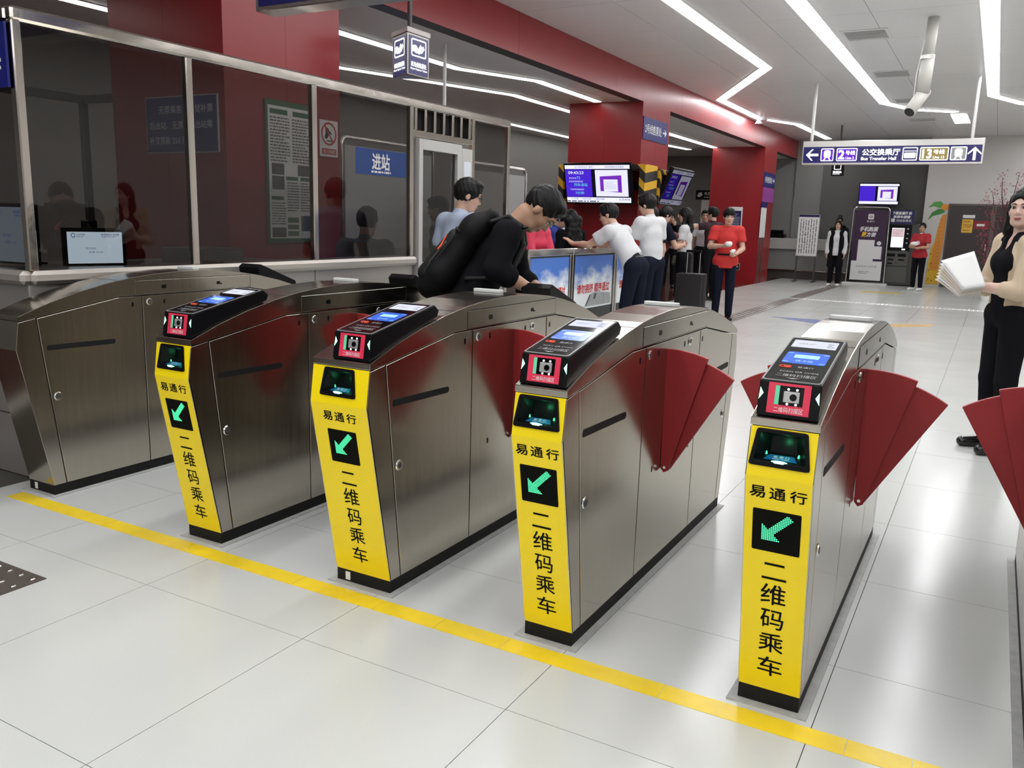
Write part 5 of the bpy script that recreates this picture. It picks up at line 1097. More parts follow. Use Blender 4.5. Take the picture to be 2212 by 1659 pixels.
def hairdo(c, R, kind, s, h, fem, lo, hi):
    X = lambda x, y, z: np.array(c)+R@(np.array([x, y, z])*s)
    S = SDF(lo, hi, h); f = 0.94 if fem else 1.0
    cr_ = 0.935 if kind == 'crop' else 1.0
    S.ell(X(0, -0.012, 0.036), (0.089*s*f*cr_, 0.110*s*cr_, 0.104*s*cr_), R, 0.0)
    if kind in ('short', 'fringe', 'crop'):
        S.ell(X(0, 0.045, 0.105*cr_), (0.06*s, 0.045*s, 0.03*s*cr_), R, 0.03)
        if kind == 'fringe': S.ell(X(0, 0.066, 0.070), (0.070*s, 0.040*s, 0.040*s), R, 0.02)
        S.sub(X(0, 0.125, -0.030 if kind == 'fringe' else -0.012), (0.080*s, 0.098*s, 0.072*s), R, 0.012); S.sub(X(0, 0.065, -0.095), (0.12*s, 0.080*s, 0.085*s), R, 0.01)
        S.half(X(0, -0.05, -0.066), -R[:, 2])
    else:
        S.sub(X(0.004, 0.126, -0.022), (0.064*s, 0.082*s, 0.108*s), R, 0.012)
        if kind == 'fringe_long': S.ell(X(0, 0.060, 0.066), (0.066*s, 0.042*s, 0.042*s), R, 0.02)
        if kind == 'long':
            for q in (-1, 1): S.cap(X(q*0.070*f, -0.03, 0.02), X(q*0.076, -0.05, -0.13), 0.028*s, 0.034*s, 0.03); S.cap(X(q*0.076, -0.05, -0.13), X(q*0.07, -0.06, -0.26), 0.034*s, 0.02*s, 0.02)
        if kind == 'fringe_long':
            for q in (-1, 1):
                S.cap(X(q*0.072*f, -0.005, 0.02), X(q*0.088, 0.005, -0.13), 0.024*s, 0.030*s, 0.02); S.cap(X(q*0.088, 0.005, -0.13), X(q*0.085, 0.035, -0.29), 0.030*s, 0.016*s, 0.02)
        if kind in ('long', 'fringe_long'):
            S.cap(X(0, -0.07, 0.0), X(0, -0.085, -0.20), 0.055*s, 0.050*s, 0.03, (R[:, 0], 1.5)); S.cap(X(0, -0.085, -0.20), X(0, -0.08, -0.34), 0.048*s, 0.02*s, 0.03, (R[:, 0], 1.6))
        if kind == 'wavy':
            for q in (-1, 0, 1):
                for j in range(5): S.ell(X(q*0.07+0.015*math.sin(j*2+q), -0.055-0.01*abs(q), -0.02-j*0.075), (0.062*s, 0.062*s, 0.07*s), R, 0.03)
        if kind == 'tail':
            S.cap(X(0, -0.10, 0.02), X(0.02, -0.13, -0.12), 0.032*s, 0.028*s, 0.03); S.cap(X(0.02, -0.13, -0.12), X(0.03, -0.11, -0.22), 0.026*s, 0.010*s, 0.02); S.half(X(0, 0.0, -0.26), -R[:, 2])
        if kind == 'bun': S.ell(X(0, -0.03, 0.15), (0.05*s, 0.05*s, 0.04*s), R, 0.015); S.half(X(0, 0, -0.07), -R[:, 2])
        if kind == 'bob':
            for q in (-1, 1): S.cap(X(q*0.072*f, -0.01, 0.02), X(q*0.080, 0.0, -0.09), 0.026*s, 0.026*s, 0.02)
            S.half(X(0, 0, -0.115), -R[:, 2])
    x, y, z = S.ax[0][:, None, None], S.ax[1][None, :, None], S.ax[2][None, None, :]
    S.f = S.f+(0.0035*np.sin(x*150+z*38)*np.sin(y*135+z*30)+0.0028*np.sin(x*260+y*90+z*60)*np.sin(z*70+y*200)).astype(np.float32)
    return S
def person(label, pos, az, H=1.70, lean=0.0, head_p=0.0, head_y=0.0, armL=None, armR=None, legs=None, top=CLW, sleeve='short', hem=0.93, loose=0.010, bottom=CLBK, skirt=None, shoe=SHOEB, hair='short', fem=False, skin=SKIN, h=0.0095, glasses=False, lip=LIPN, fat=1.0, extra=None, handn=None, curl=0.55, neckdrop=0.0, seated=False, side_lean=0.0, vneck=False, collar=True, untucked=True):
    k = H/1.70
    t = thing('person', label, 'person', (pos[0], pos[1], pos[2] if len(pos) > 2 else 0), -math.radians(az)); t.scale = (k, k, k)
    J = {}
    Rt = rotx(-lean); Rs = np.array([[math.cos(side_lean), 0, math.sin(side_lean)], [0, 1, 0], [-math.sin(side_lean), 0, math.cos(side_lean)]]); Rt = Rs@Rt
    pz = 0.55 if seated else 0.93
    def up(x, y, z): return np.array([0, 0, pz])+Rt@np.array([x, y, z-0.93])
    sw = 0.162 if fem else 0.182; hw = 0.088
    J['pel'] = np.array([0, 0, pz]); J['waist'] = up(0, 0.0, 1.07); J['chest'] = up(0, 0.006, 1.25); J['neck'] = up(0, -0.012, 1.415); 
    for q, n_ in ((-1, 'L'), (1, 'R')):
        J['sh'+n_] = up(q*sw, -0.005, 1.365-neckdrop); J['hip'+n_] = np.array([q*hw, 0, pz-0.02])
        e, w_ = (armL if n_ == 'L' else armR) or (None, None)
        J['el'+n_] = np.array(e) if e is not None else up(q*(sw+0.05), -0.02, 1.09); J['wr'+n_] = np.array(w_) if w_ is not None else up(q*(sw+0.055), 0.06, 0.855)
        if legs: kn_, an_ = legs[0 if n_ == 'L' else 1]; J['kn'+n_] = np.array(kn_); J['an'+n_] = np.array(an_)
        elif seated: J['kn'+n_] = np.array([q*0.12, 0.40, pz]); J['an'+n_] = np.array([q*0.12, 0.38, 0.09])
        else: J['kn'+n_] = np.array([q*0.095, 0.012, 0.485]); J['an'+n_] = np.array([q*0.10, -0.012, 0.085])
    Rh = rotz(-head_y)@rotx(-head_p)@np.eye(3) if not lean and not side_lean else Rt@rotz(-head_y)@rotx(-head_p)
    hc = J['neck']+Rt@np.array([0, 0.012, 0.062])+Rh@np.array([0, 0.012, 0.098]); hs = 1.0 if not fem else 0.97
    X_ = Rt[:, 0]
    allp = np.array(list(J.values())+[hc]); lo, hi = allp.min(0)-0.16, allp.max(0)+0.17; lo[2] = max(lo[2], -0.005) if not seated else -0.005; lo[2] = -0.005
    B = SDF(lo, hi, h)
    # body
    B.cap(J['hipL'], J['hipR'], 0.088*fat, None, 0.03); B.cap(J['pel'], J['waist'], 0.088*fat, 0.078*fat, 0.04, (X_, 1.35)); B.cap(J['waist'], J['chest'], 0.080*fat, 0.092*fat, 0.04, (X_, 1.42 if not fem else 1.3)); B.cap(J['shL'], J['shR'], 0.052, None, 0.04); B.cap(J['chest'], J['neck']-Rt[:, 2]*0.05, 0.08, 0.05, 0.04, (X_, 1.3))
    B.cap(J['neck']-Rt[:, 2]*0.03, hc+Rh@np.array([0, -0.018, -0.07]), 0.056 if not fem else 0.047, 0.050 if not fem else 0.043, 0.025)
    head(B, hc, Rh, fem, hs)
    for q, n_ in ((-1, 'L'), (1, 'R')):
        B.cap(J['hip'+n_], J['kn'+n_], 0.078*fat, 0.053, 0.03); B.cap(J['kn'+n_], J['an'+n_], 0.050, 0.034, 0.02); fo = nrm(np.array([0.12*q, 1, 0])); a = J['an'+n_]
        B.cap(a+np.array([0, -0.03, -0.045]), a+fo*0.13+np.array([0, 0, -0.052]), 0.034, 0.028, 0.02)
        B.cap(J['sh'+n_], J['el'+n_], 0.049*fat, 0.038, 0.025); d = J['wr'+n_]-J['el'+n_]; B.cap(J['el'+n_], J['el'+n_]+d*0.35, 0.038, 0.039, 0.015); B.cap(J['el'+n_]+d*0.35, J['wr'+n_], 0.039, 0.0255, 0.015)
        nn = (handn or {}).get(n_, np.array([-q*1.0, 0.25, 0.0])); hand(B, J['wr'+n_]+nrm(d)*0.012, (handn or {}).get('d'+n_, d), nn, q if n_ == 'R' else q, curl)
    body = link('body', B.mesh('body'), skin, t)
    # upper garment
    ls = loose; hc_ = h*1.1
    T = SDF(lo, hi, hc_)
    hemp = J['pel'] if hem > 0.9 else J['pel']-np.array([0, 0, 0.05])
    if seated: hemp = J['pel']+np.array([0, 0, 0.02])
    T.cap(J['pel']-np.array([0, 0, max(0.05, 0.93-hem+0.10) if not seated else -0.02]), J['waist'], (0.098+ls)*fat, (0.084+ls)*fat, 0.03, (X_, 1.36 if hem > 0.9 else 1.52)); T.cap(J['waist'], J['chest'], (0.086+ls)*fat, (0.096+ls)*fat, 0.04, (X_, 1.42 if not fem else 1.32)); T.cap(J['shL'], J['shR'], 0.057+ls, None, 0.04); T.cap(J['chest'], J['neck']-Rt[:, 2]*0.05, 0.09+ls, 0.062+ls, 0.04, (X_, 1.3))
    if hem < 0.9: T.cap(J['hipL'], J['hipR'], 0.092+ls, None, 0.03)
    if fem:
        for q in (-1, 1): T.ell(J['chest']+Rt@np.array([q*0.058, 0.062, -0.005]), (0.060, 0.046, 0.062), Rt, 0.05)
    if collar: T.cap(J['neck']-Rt[:, 2]*0.035, J['neck']+Rt@np.array([0, 0.006, 0.022]), 0.062 if not fem else 0.055, 0.060 if not fem else 0.053, 0.012)
    for n_ in 'LR':
        d = J['el'+n_]-J['sh'+n_]
        if sleeve == 'short': T.cap(J['sh'+n_], J['sh'+n_]+d*0.52, 0.058+ls*0.7, 0.060+ls, 0.03)
        elif sleeve in ('long', 'three'):
            T.cap(J['sh'+n_], J['el'+n_], 0.056+ls, 0.046+ls, 0.03); fr = 0.9 if sleeve == 'long' else 0.32; T.cap(J['el'+n_], J['el'+n_]+(J['wr'+n_]-J['el'+n_])*fr, 0.046+ls, 0.040+ls*0.8 if sleeve == 'long' else 0.046+ls, 0.02)
    if sleeve == 'short':
        for n_ in 'LR':
            d = J['el'+n_]-J['sh'+n_]
            sl, P = T.blk(J['sh'+n_]+d*0.5-0.085, J['sh'+n_]+d*1.0+0.085)     # cut the sleeve open across the upper arm
            if sl is not None:
                u = nrm(d); p0 = J['sh'+n_]+d*0.60; dist = (P[0]-p0[0])*u[0]+(P[1]-p0[1])*u[1]+(P[2]-p0[2])*u[2]
                lat = np.sqrt(np.maximum(0, (P[0]-p0[0])**2+(P[1]-p0[1])**2+(P[2]-p0[2])**2-dist**2)); f = T.f[sl]; T.f[sl] = np.where(lat < 0.082, np.maximum(f, dist), f)
    if not seated: T.half(up(0, 0, hem), -Rt[:, 2])
    if vneck: T.sub(J['neck']+Rt@np.array([0, 0.075, -0.030]), (0.036, 0.07, 0.075), Rt, 0.006)
    top_o = link('top', T.mesh('top'), top, t)
    # lower garment
    L = SDF(lo, hi, hc_)
    wz = J['pel']+Rt@np.array([0, 0, 0.075]) if not seated else J['pel']+np.array([0, 0, 0.02])
    if skirt:
        L.cap(wz, J['pel'], 0.106*fat, 0.110*fat, 0.03, (X_, 1.36)); L.cap(J['pel'], (0, 0.0, skirt-0.1), 0.114*fat, 0.122*fat, 0.03, ((1, 0, 0), 1.72)); L.half((0, 0, skirt), (0, 0, -1))
    else:
        L.cap(wz, J['pel'], 0.100*fat, 0.102*fat, 0.03, (X_, 1.36)); L.cap(J['hipL'], J['hipR'], 0.100*fat, None, 0.03)
        for n_ in 'LR': L.cap(J['hip'+n_], J['kn'+n_], 0.092*fat, 0.068, 0.02); L.cap(J['kn'+n_], J['an'+n_]+np.array([0, 0, 0.02]), 0.068, 0.054, 0.015)
        L.half((0, 0, 0.075), (0, 0, -1))
    link('skirt' if skirt else 'trousers', L.mesh('bottom'), bottom, t)
    for q, n_ in ((-1, 'L'), (1, 'R')):
        a = J['an'+n_]; fo = nrm(np.array([0.12*q, 1, 0])); l0, h0 = a-np.array([0.09, 0.12, 0.12]), a+np.array([0.09, 0.24, 0.06]); l0[2] = -0.006
        S = SDF(l0, h0, 0.007); S.cap(a+np.array([0, -0.032, -0.042]), a+fo*0.145+np.array([0, 0, -0.052]), 0.042, 0.034, 0.02, (np.cross(fo, [0, 0, 1]), 1.12)); S.cap(a+np.array([0, -0.02, -0.04]), a+np.array([0, -0.012, 0.0]), 0.042, 0.040, 0.02); S.half((0, 0, 0.001), (0, 0, -1)); S.half(a+np.array([0, 0, -0.005]), (0, -0.3, 1))
        link('shoe', S.mesh('shoe'), shoe, t)
    if hair:
        S = hairdo(hc, Rh, hair, hs, max(h*0.85, 0.0065), fem, hc-np.array([0.22, 0.26, 0.46]), hc+np.array([0.22, 0.24, 0.24])); link('hair', S.mesh('hair'), HAIRB, t)
    face_parts(t, hc, Rh, fem, hs, lip, glasses=glasses)
    if extra: extra(t, J, Rt, Rh, hc, lo, hi, hc_)
    return t
# ---- the crowd
def epaulettes(t, J, Rt, Rh, hc, lo, hi, h):
    for q, n_ in ((-1, 'L'), (1, 'R')):
        a = J['sh'+n_]+Rt@np.array([-q*0.05, -0.005, 0.068]); b_ = J['sh'+n_]+Rt@np.array([q*0.022, -0.005, 0.052]); S = SDF(np.minimum(a, b_)-0.06, np.maximum(a, b_)+0.06, 0.006); S.cap(a, b_, 0.009, None, 0, ((0, 1, 0), 2.6)); link('epaulette', S.mesh('epaulette'), CLBK, t)
def belt(t, J, Rt, Rh, hc, lo, hi, h):
    S = SDF(lo, hi, h); p = J['pel']+Rt@np.array([0, 0, 0.06]); S.cap(p, p+Rt@np.array([0, 0, 0.028]), 0.105, 0.104, 0, (Rt[:, 0], 1.37)); link('belt', S.mesh('belt'), SHOEB, t)
def uniform(*a): epaulettes(*a); belt(*a)
P = person
# man bent over the gate with the backpack
LB = 0.56
P('man in black with a backpack bending over the gates', (0.99, 1.95), 64, 1.76, lean=LB, head_p=0.50, head_y=0.0, armR=((0.25, 0.18, 1.13), (0.20, 0.36, 1.03)), armL=((-0.22, 0.28, 1.06), (-0.10, 0.42, 1.0)), top=CLBK, sleeve='three', bottom=CLBK, skin=SKIN2, hair='crop', h=0.0075, handn={'L': (0, 0, -1), 'R': (0, 0.3, -1)}, curl=0.25, loose=0.014, collar=False)
kk = 1.76/1.70
bp = thing('backpack', 'black backpack worn by the man bending over the gates', 'backpack', (0.99, 1.95, 0), -math.radians(64)); bp.scale = (kk, kk, kk)
Rb = rotx(-LB); U = lambda x, y, z: np.array([0, 0, 0.93])+Rb@np.array([x, y, z-0.93])
PKM = mat('black_nylon', (0.007, 0.007, 0.008), 0.7, spec=0.15, bump=(40, 0.4)); PK2 = mat('glossy_black_nylon', (0.010, 0.010, 0.011), 0.6, spec=0.25, bump=(60, 0.5))
S = SDF((-0.35, -0.55, 0.75), (0.35, 0.6, 1.75), 0.009)
S.cap(U(0, -0.175, 1.00), U(0, -0.165, 1.30), 0.085, 0.072, 0.03, (Rb[:, 0], 1.8)); S.cap(U(0, -0.165, 1.28), U(0, -0.13, 1.39), 0.072, 0.040, 0.04, (Rb[:, 0], 1.9)); S.cap(U(0, -0.20, 0.92), U(0, -0.20, 1.0), 0.08, 0.09, 0.04, (Rb[:, 0], 1.7))
link('pack_body', S.mesh('pack_body'), PKM, bp)
S = SDF((-0.35, -0.65, 0.75), (0.35, 0.6, 1.75), 0.009); S.cap(U(0, -0.255, 0.96), U(0, -0.232, 1.20), 0.050, 0.040, 0.03, (Rb[:, 0], 2.5)); link('front_pocket', S.mesh('front_pocket'), PK2, bp)
for q in (-1, 1):
    pts = [U(q*0.10, -0.11, 1.37), U(q*0.105, -0.05, 1.44), U(q*0.115, 0.03, 1.436), U(q*0.13, 0.09, 1.365), U(q*0.15, 0.108, 1.26), U(q*0.140, 0.05, 1.14), U(q*0.130, -0.06, 1.06)]
    S = SDF((-0.35, -0.5, 0.75), (0.35, 0.7, 1.75), 0.009)
    for a, b_ in zip(pts, pts[1:]): S.cap(a, b_, 0.013, None, 0.01, (Rb[:, 0], 2.2))
    link('strap', S.mesh('strap'), PK2, bp)
    g = G(); a = U(q*0.12, 0.05, 1.44); g.ball((0, 0, 0), (0.03, 0.022, 0.010), Matrix.Translation(a), 10, 6).build('strap_buckle', BLACK, bp, smooth=True)
for z_, k_ in ((1.06, 0.95), (1.24, 0.86)):
    G().tube([tuple(U(0.160*k_*math.cos(a), -0.17+0.094*k_*math.sin(a), z_)) for a in np.linspace(-0.55, -math.pi+0.55, 13)], 0.007, 6).build('webbing_band', PK2, bp)
for s_ in (-1, 1): G().tube([tuple(U(s_*0.118, -0.235, 0.94)), tuple(U(s_*0.122, -0.262, 1.03)), tuple(U(s_*0.104, -0.252, 1.14)), tuple(U(s_*0.06, -0.238, 1.225))], 0.005, 6).build('zipper', mat('grey_zip', (0.05, 0.05, 0.05), 0.4), bp)
pc = [U(0.183, -0.275, 1.08+0.0), U(0.183, -0.27, 1.12), U(0.18, -0.262, 1.17)]
sw = [(0.0, 0.0), (0.010, -0.012), (0.03, -0.010), (0.095, 0.034), (0.035, 0.008), (0.016, 0.006), (0.006, 0.018)]
Mx = frame(U(0.110, -0.262, 1.10), Rb@np.array([-0.25, 0.05, 1.0]), Rb@np.array([-1.0, -0.35, -0.25])); G().prism([(x, y) for x, y in sw], 0.0, 0.004, Mx).build('orange_logo', mat('orange_logo_print', srgb(235, 90, 50), 0.5, emit=srgb(235, 90, 50), estr=0.15), bp)  # logo print is brightened by a little emission of its own
S = None
# others near the booth
P('man in a light blue shirt with glasses standing by the booth door', (-0.13, 3.56), 22, 1.73, lean=0.10, head_p=0.25, head_y=0.5, top=CLLB, bottom=CLBK, glasses=True, hem=0.86, loose=0.02, armL=((-0.25, 0.02, 1.09), (-0.22, 0.2, 0.95)), armR=((0.25, 0.05, 1.09), (0.2, 0.25, 0.98)))
P('man in dark clothes just inside the booth door, partly hidden', (-1.05, 4.72), -110, 1.62, head_p=0.2, top=CLNV, bottom=CLBK, skin=SKIN2, hair='crop', hem=0.9, h=0.011)
ch = thing('office_stool', 'dark stool under the seated clerk inside the booth', 'stool', (-1.27, 3.85, 0)); G().disc(0.19, 0.59, 0.64, None, 18).build('seat', BLACKM, ch, 0.008); G().tube([(0, 0, 0.03), (0, 0, 0.59)], 0.025, 10).build('column', CHROME, ch); G().disc(0.22, 0.0, 0.03, None, 18).build('base', DARKG, ch, 0.006); G().tube([(0.40*math.sin(a), 0.40*math.cos(a), 0.15) for a in np.linspace(-1.2, 1.0, 10)], 0.012, 6).build('foot_ring', CHROME, ch); G().tube([(0, 0, 0.15), (-0.03, 0.40, 0.15)], 0.010, 6).build('ring_spoke', CHROME, ch)
P('clerk in a grey shirt seated inside the booth, seen from behind', (-1.27, 3.85, 0.15), -20, 1.74, seated=True, lean=0.12, head_p=0.15, top=CLGY, bottom=CLBK, h=0.011, armL=((-0.24, 0.10, 0.72), (-0.15, 0.33, 0.74)), armR=((0.24, 0.10, 0.72), (0.15, 0.33, 0.74)))
# behind the barrier
P('woman in a bright pink jacket behind the first sky poster', (-1.22, 6.75), 100, 1.62, lean=0.30, head_p=0.3, top=CLPK, sleeve='long', hem=0.85, hair='bob', fem=True, loose=0.02, h=0.011, armL=((-0.2, 0.22, 1.05), (-0.12, 0.42, 1.05)), armR=((0.2, 0.22, 1.05), (0.12, 0.42, 1.05)))
P('woman with long wavy black hair seen from behind the barrier', (-1.15, 7.75), -60, 1.57, head_p=0.1, top=CLBK, sleeve='long', hair='wavy', fem=True, h=0.011)
P('man in blue leaning in the gap behind the pink jacket', (-1.9, 8.6), 80, 1.60, lean=0.25, head_p=0.3, top=CLBL, bottom=CLBK, h=0.013)
P('man with hand to chin behind the wavy-haired woman', (-2.2, 9.4), 150, 1.58, head_p=0.2, top=CLW, bottom=CLBK, h=0.013, armR=((0.22, 0.12, 1.12), (0.06, 0.18, 1.33)), handn={'R': (-0.5, -1, 0)})
# staff leaning on the barrier
P('man in a white shirt leaning with his forearms on the barrier', (-0.02, 7.14), -84, 1.76, lean=0.66, head_p=-0.35, head_y=-0.25, armL=((-0.20, 0.50, 1.125), (-0.16, 0.72, 1.13)), armR=((0.20, 0.49, 1.125), (0.13, 0.70, 1.13)), top=CLW, bottom=CLNV, hem=0.90, loose=0.018, extra=uniform, legs=(((-0.10, 0.06, 0.48), (-0.12, -0.16, 0.085)), ((0.10, 0.02, 0.48), (0.13, -0.02, 0.085))), handn={'L': (0, 0, -1), 'R': (0, 0, -1), 'dL': (0.1, 0.8, 0.5)}, curl=0.2, glasses=True)
P('man in a white uniform shirt standing behind the leaning man', (-0.10, 7.86), -75, 1.78, lean=0.14, head_p=0.1, head_y=-0.2, armL=((-0.22, 0.20, 1.10), (-0.12, 0.42, 1.13)), armR=((0.25, 0.08, 1.08), (0.20, 0.26, 0.94)), top=CLW, bottom=CLNV, hem=0.92, loose=0.022, extra=uniform, h=0.0105)
P('man in dark clothes half hidden between the two white shirts', (-0.75, 9.6), -70, 1.66, head_p=0.3, top=CLNV, bottom=CLBK, h=0.013)
P('man in a navy shirt with glasses reaching to the woman in uniform', (-0.92, 10.25), 38, 1.70, lean=0.12, head_p=0.35, top=CLNV, bottom=CLBK, glasses=True, h=0.0115, armL=((-0.22, 0.16, 1.12), (-0.03, 0.40, 1.13)), armR=((0.21, 0.20, 1.10), (0.06, 0.43, 1.12)))
bg = thing('shoulder_bag', 'dark red shoulder bag at the chest of the man in the navy shirt', 'bag', (-0.80, 10.32, 0.95)); S = SDF((-0.25, -0.2, 0), (0.25, 0.2, 0.5), 0.012); S.cap((-0.08, 0.02, 0.12), (0.08, 0.05, 0.30), 0.085, 0.07, 0.03, ((1, 0, 0), 1.4)); link('bag_body', S.mesh('bag_body'), mat('maroon_cloth', (0.09, 0.010, 0.015), 0.7, bump=(20, 0.4)), bg); G().tube([(-0.12, 0.0, 0.25), (-0.16, -0.06, 0.42), (-0.20, -0.14, 0.50)], 0.014, 6).build('bag_strap', BLACKM, bg)
def pouch(t, J, Rt, Rh, hc, lo, hi, h):
    epaulettes(t, J, Rt, Rh, hc, lo, hi, h); S = SDF((-0.30, 0.0, 0.7), (-0.02, 0.35, 1.05), 0.008); S.cap((-0.13, 0.135, 0.84), (-0.13, 0.125, 0.93), 0.032, 0.03, 0, ((1, 0, 0), 1.3)); link('radio_pouch', S.mesh('radio_pouch'), mat('olive_pouch', (0.06, 0.06, 0.04), 0.6), t)
P('woman in a white uniform shirt and black skirt with long black hair', (-0.78, 11.15), -98, 1.68, head_p=0.05, top=CLW, hem=0.93, bottom=CLBK, skirt=0.36, hair='fringe_long', fem=True, glasses=True, shoe=SHOEB, armL=((-0.20, 0.06, 1.10), (-0.08, 0.33, 1.11)), armR=((0.20, 0.06, 1.10), (0.06, 0.33, 1.10)), extra=pouch, loose=0.018, h=0.0105, handn={'L': (0, 0, 1), 'R': (0, 0, 1)}, curl=0.2)
sc = thing('suitcase', 'dark upright suitcase with a raised handle beside the red shirt', 'suitcase', (-0.50, 10.72, 0)); G().box((-0.21, -0.13, 0.05), (0.21, 0.13, 0.70)).build('shell', mat('dark_grey_shell', (0.022, 0.020, 0.021), 0.45), sc, 0.03, 3)
for q in (-1, 1): G().tube([(q*0.10, 0.05, 0.70), (q*0.10, 0.05, 1.02)], 0.009, 6).build('handle_rod', ALU, sc)
G().box((-0.12, 0.03, 1.01), (0.12, 0.07, 1.05)).build('handle_grip', BLACK, sc, 0.008)
for x in (-0.16, 0.16):
    for y in (-0.09, 0.09): G().disc(0.025, -0.012, 0.012, frame((x, y, 0.026), (0, 1, 0), (0, 0, 1)), 10).build('wheel', BLACK, sc)
def red_print(t, J, Rt, Rh, hc, lo, hi, h):
    g = G(); g.box((-0.15, 0.118, 0.995), (0.13, 0.128, 1.02)); g.build('hip_bag_strap', CLBK, t)
P('man in a red T-shirt with fringe holding small white things', (-0.06, 10.95), 160, 1.69, head_p=0.2, head_y=-0.1, top=CLRED, hem=0.80, bottom=CLNV, hair='fringe', armL=((-0.24, 0.04, 1.10), (-0.12, 0.25, 1.02)), armR=((0.25, 0.05, 1.12), (0.06, 0.24, 1.14)), handn={'L': (0.3, 0, 1), 'R': (-0.5, -0.3, 0.6)}, curl=0.9, extra=red_print, loose=0.016, h=0.0105, collar=False)
fm = mat('white_wrapper', (0.7, 0.68, 0.67), 0.5)
az_ = math.radians(160); fx, fy = math.sin(az_), math.cos(az_); rx, ry = math.cos(az_), -math.sin(az_)
for lab, (lx, ly, lz), r_ in (('white wrapped bun raised in the red shirt man\'s hand', (0.0, 0.33, 1.16), (0.055, 0.045, 0.038)), ('small white wrapper in the lower hand of the red shirt man', (-0.06, 0.33, 1.05), (0.035, 0.03, 0.03))):
    o = thing('wrapped_bun', lab, 'food', (-0.06+rx*lx+fx*ly, 10.95+ry*lx+fy*ly, lz)); S = SDF((-0.1, -0.1, -0.08), (0.1, 0.1, 0.08), 0.008); S.ell((0, 0, 0), r_, None, 0); S.ell((0.02, 0.02, 0.02), (0.03, 0.02, 0.02), None, 0.02); link('wrapper', S.mesh('wrapper'), fm, o)
P('man in a black shirt with a hand at his face, far in the side hall', (-3.0, 16.9), 165, 1.68, top=CLBK, sleeve='long', bottom=CLBK, h=0.014, armL=((-0.24, 0.05, 1.15), (-0.10, 0.14, 1.42)), handn={'L': (0.3, -1, 0)})
P('smiling man facing the gates at the far column', (-1.52, 14.6), 165, 1.72, top=CLW, bottom=CLBK, hair='crop', h=0.0125, skin=SKIN2)
P('man in dark shirt raising an arm beside the smiling man', (-1.22, 14.1), -60, 1.76, head_y=-0.3, top=mat('plum_cloth', (0.03, 0.008, 0.015), 0.8), bottom=CLBK, h=0.0125, armL=((-0.34, 0.12, 1.34), (-0.40, 0.34, 1.45)), handn={'L': (0, 0, 1)})
P('dark-haired person just behind the woman in uniform', (-2.0, 14.9), -100, 1.68, top=CLBK, bottom=CLBK, h=0.0135, hair='bob', fem=True)
# far women
def long_vest(t, J, Rt, Rh, hc, lo, hi, h):
    S = SDF(lo, hi, h); S.cap(J['chest'], (0, -0.01, 0.40), 0.134, 0.140, 0.03, ((1, 0, 0), 1.42)); S.cap(J['shL']+np.array([0.03, 0, 0.01]), J['shR']+np.array([-0.03, 0, 0.01]), 0.080, None, 0.04); S.sub((0, 0.16, 1.0), (0.075, 0.16, 0.8), None, 0.01); S.sub(J['neck']+np.array([0, 0.03, 0.03]), (0.075, 0.075, 0.08), None, 0.01); S.half((0, 0, 0.50), (0, 0, -1)); link('long_vest', S.mesh('long_vest'), CLBK, t)
P('woman in a white shirt and long black vest before the far counter', (0.0, 20.85), 178, 1.64, top=CLW, sleeve='long', hem=0.80, bottom=CLBK, hair='bob', fem=True, shoe=SHOEW, extra=long_vest, h=0.0125, loose=0.014)
P('person with hair tied up standing behind the woman in the long vest', (-0.18, 22.2), 175, 1.74, top=CLBK, sleeve='long', bottom=CLBK, hair='bun', fem=True, h=0.014)
def heart(t, J, Rt, Rh, hc, lo, hi, h):
    n = 18; g = G(); M = frame((0, 0.150, 1.20), (-1, 0, 0), (0, 0, 1)); M2 = M @ Matrix.Identity(4)
    ring(g, [(0.055*math.cos(2*math.pi*k/n), 0.055*math.sin(2*math.pi*k/n)) for k in range(n)], [(0.034*math.cos(2*math.pi*k/n), 0.034*math.sin(2*math.pi*k/n)) for k in range(n)], -0.01, 0.004, M); g.prism(rect(-0.05, -0.155, 0.05, -0.13), -0.02, 0.0, M); g.build('shirt_print', PRINTW, t)
    S = SDF(hc-0.2, hc+0.2, 0.008); S.cap(J['neck']-np.array([0, 0, 0.02]), J['neck']+np.array([0, 0.006, 0.008]), 0.062, 0.060, 0.0); link('collar', S.mesh('collar'), CLW, t)
P('woman in a red T-shirt with a white print beside the ticket machine', (1.90, 21.08), -155, 1.63, head_y=-0.35, top=CLDR, hem=0.82, bottom=CLBK, hair='tail', fem=True, shoe=SHOEW, extra=heart, h=0.0125, loose=0.016, armL=((-0.23, 0.06, 1.10), (-0.05, 0.26, 1.08)), armR=((0.24, 0.05, 1.10), (0.06, 0.27, 1.10)), handn={'L': (0, 0, 1), 'R': (0, 0, 1)}, skin=SKIN2)
az_ = math.radians(-155); o = thing('paper_bundle', 'crumpled white paper in the hands of the woman in the red T-shirt', 'paper', (1.90+math.sin(az_)*0.30, 21.08+math.cos(az_)*0.30, 1.10)); S = SDF((-0.16, -0.14, -0.1), (0.16, 0.14, 0.14), 0.01); S.ell((0, 0, 0.03), (0.09, 0.05, 0.055), None, 0); S.ell((0.05, 0.03, 0.05), (0.05, 0.03, 0.03), None, 0.02); link('sheet', S.mesh('sheet'), PAPER, o)
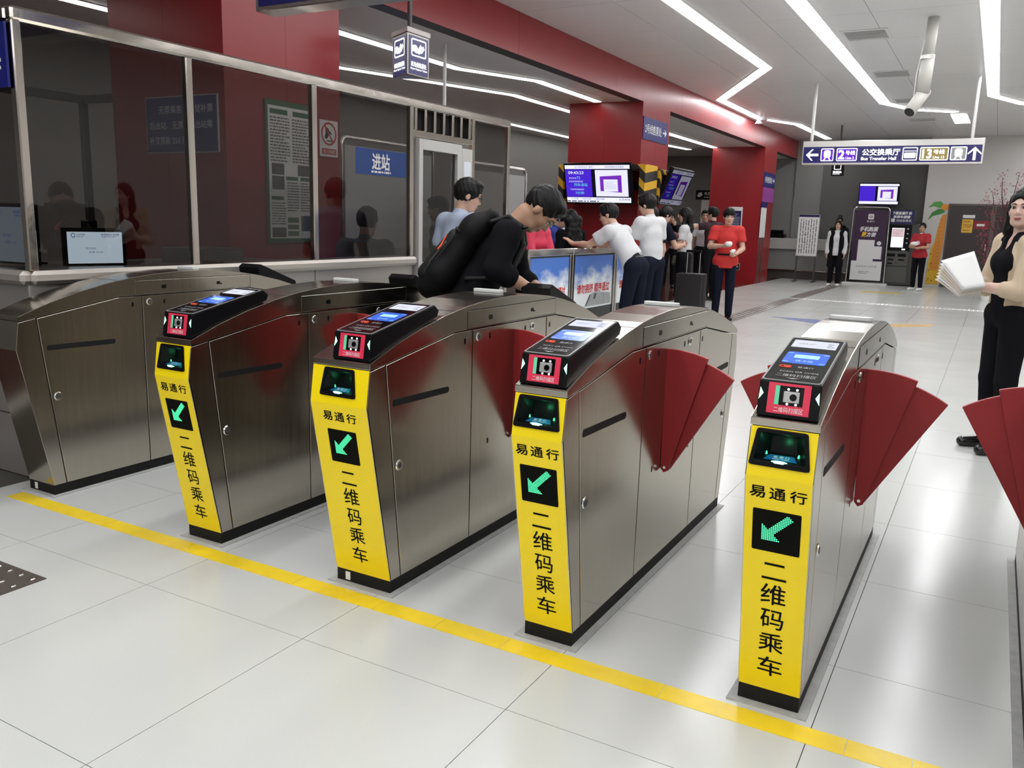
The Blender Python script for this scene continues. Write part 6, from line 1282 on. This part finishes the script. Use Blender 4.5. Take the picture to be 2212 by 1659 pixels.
# woman at the photo edge
AZ = -118
def cardigan(t, J, Rt, Rh, hc, lo, hi, h):
    S = SDF(lo, hi, 0.008); X_ = Rt[:, 0]
    S.cap(J['pel']+np.array([0, -0.015, 0.06]), J['waist']+np.array([0, -0.012, 0]), 0.124, 0.114, 0.03, (X_, 1.36)); S.cap(J['waist']+np.array([0, -0.012, 0]), J['chest'], 0.114, 0.122, 0.04, (X_, 1.34)); S.cap(J['shL'], J['shR'], 0.068, None, 0.04); S.cap(J['chest'], J['neck']-np.array([0, 0, 0.05]), 0.10, 0.07, 0.04, (X_, 1.3))
    for n_ in 'LR': S.cap(J['sh'+n_], J['el'+n_], 0.064, 0.056, 0.03); S.cap(J['el'+n_], J['el'+n_]+(J['wr'+n_]-J['el'+n_])*0.30, 0.056, 0.053, 0.02)
    S.sub(J['chest']+np.array([0.0, 0.17, -0.10]), (0.100, 0.165, 0.48), None, 0.02); S.sub(J['neck']+np.array([0, 0.03, 0.03]), (0.085, 0.10, 0.10), None, 0.02); S.half((0, 0, 0.955), (0, 0, -1))
    link('cardigan', S.mesh('cardigan'), CLBG, t)
P('woman in a beige cardigan holding papers at the photo edge', (3.625, 4.36), AZ, 1.70, head_p=-0.02, head_y=-0.80, top=CLBK, sleeve='none', vneck=True, collar=False, hem=0.90, bottom=CLBK, hair='long', fem=True, skin=SKIN3, lip=LIP, h=0.0058, loose=0.011, extra=cardigan, armL=((-0.215, 0.075, 1.075), (-0.055, 0.275, 1.095)), armR=((0.215, 0.06, 1.07), (0.035, 0.265, 1.115)), handn={'L': (0.35, 0.25, 0.9), 'R': (-0.6, 0.55, 0.35), 'dR': (-0.35, 0.8, 0.35), 'dL': (0.55, 0.55, 0.12)}, curl=0.5)
pt = thing('paper_stack', 'white sheets of paper held by the woman in the cardigan', 'paper', (3.36, 4.08, 1.1))
CREAM = mat('cream_paper', (0.66, 0.58, 0.48), 0.6)
for k in range(7):
    c4 = [Vector((3.205, 4.14, 1.262)), Vector((3.385, 4.17, 1.312)), Vector((3.475, 4.02, 1.105)), Vector((3.355, 4.03, 1.075))]
    off = Vector((-0.004*k, 0.006*k, -0.0085*k)); dr_ = 0.012*k; n = 8; vs, fs = [], []
    for i in range(n+1):
        for j in range(n+1):
            u, v = i/n, j/n; p = (c4[0]*(1-u)+c4[1]*u)*(1-v)+(c4[3]*(1-u)+c4[2]*u)*v
            p = p+off+Vector((0, 0.022*math.sin(math.pi*u)*(1-v), -dr_*(1-v)*(1-0.55*u)-0.018*(1-u)*(1-v)**2)); vs.append(tuple(p-pt.location))
    for i in range(n):
        for j in range(n): q_ = i*(n+1)+j; fs.append((q_, q_+1, q_+n+2, q_+n+1))
    o = G().add(vs, fs).build('sheet', PAPER if k in (0, 1, 5) else CREAM, pt, smooth=True); md = o.modifiers.new('thickness', 'SOLIDIFY'); md.thickness = 0.001
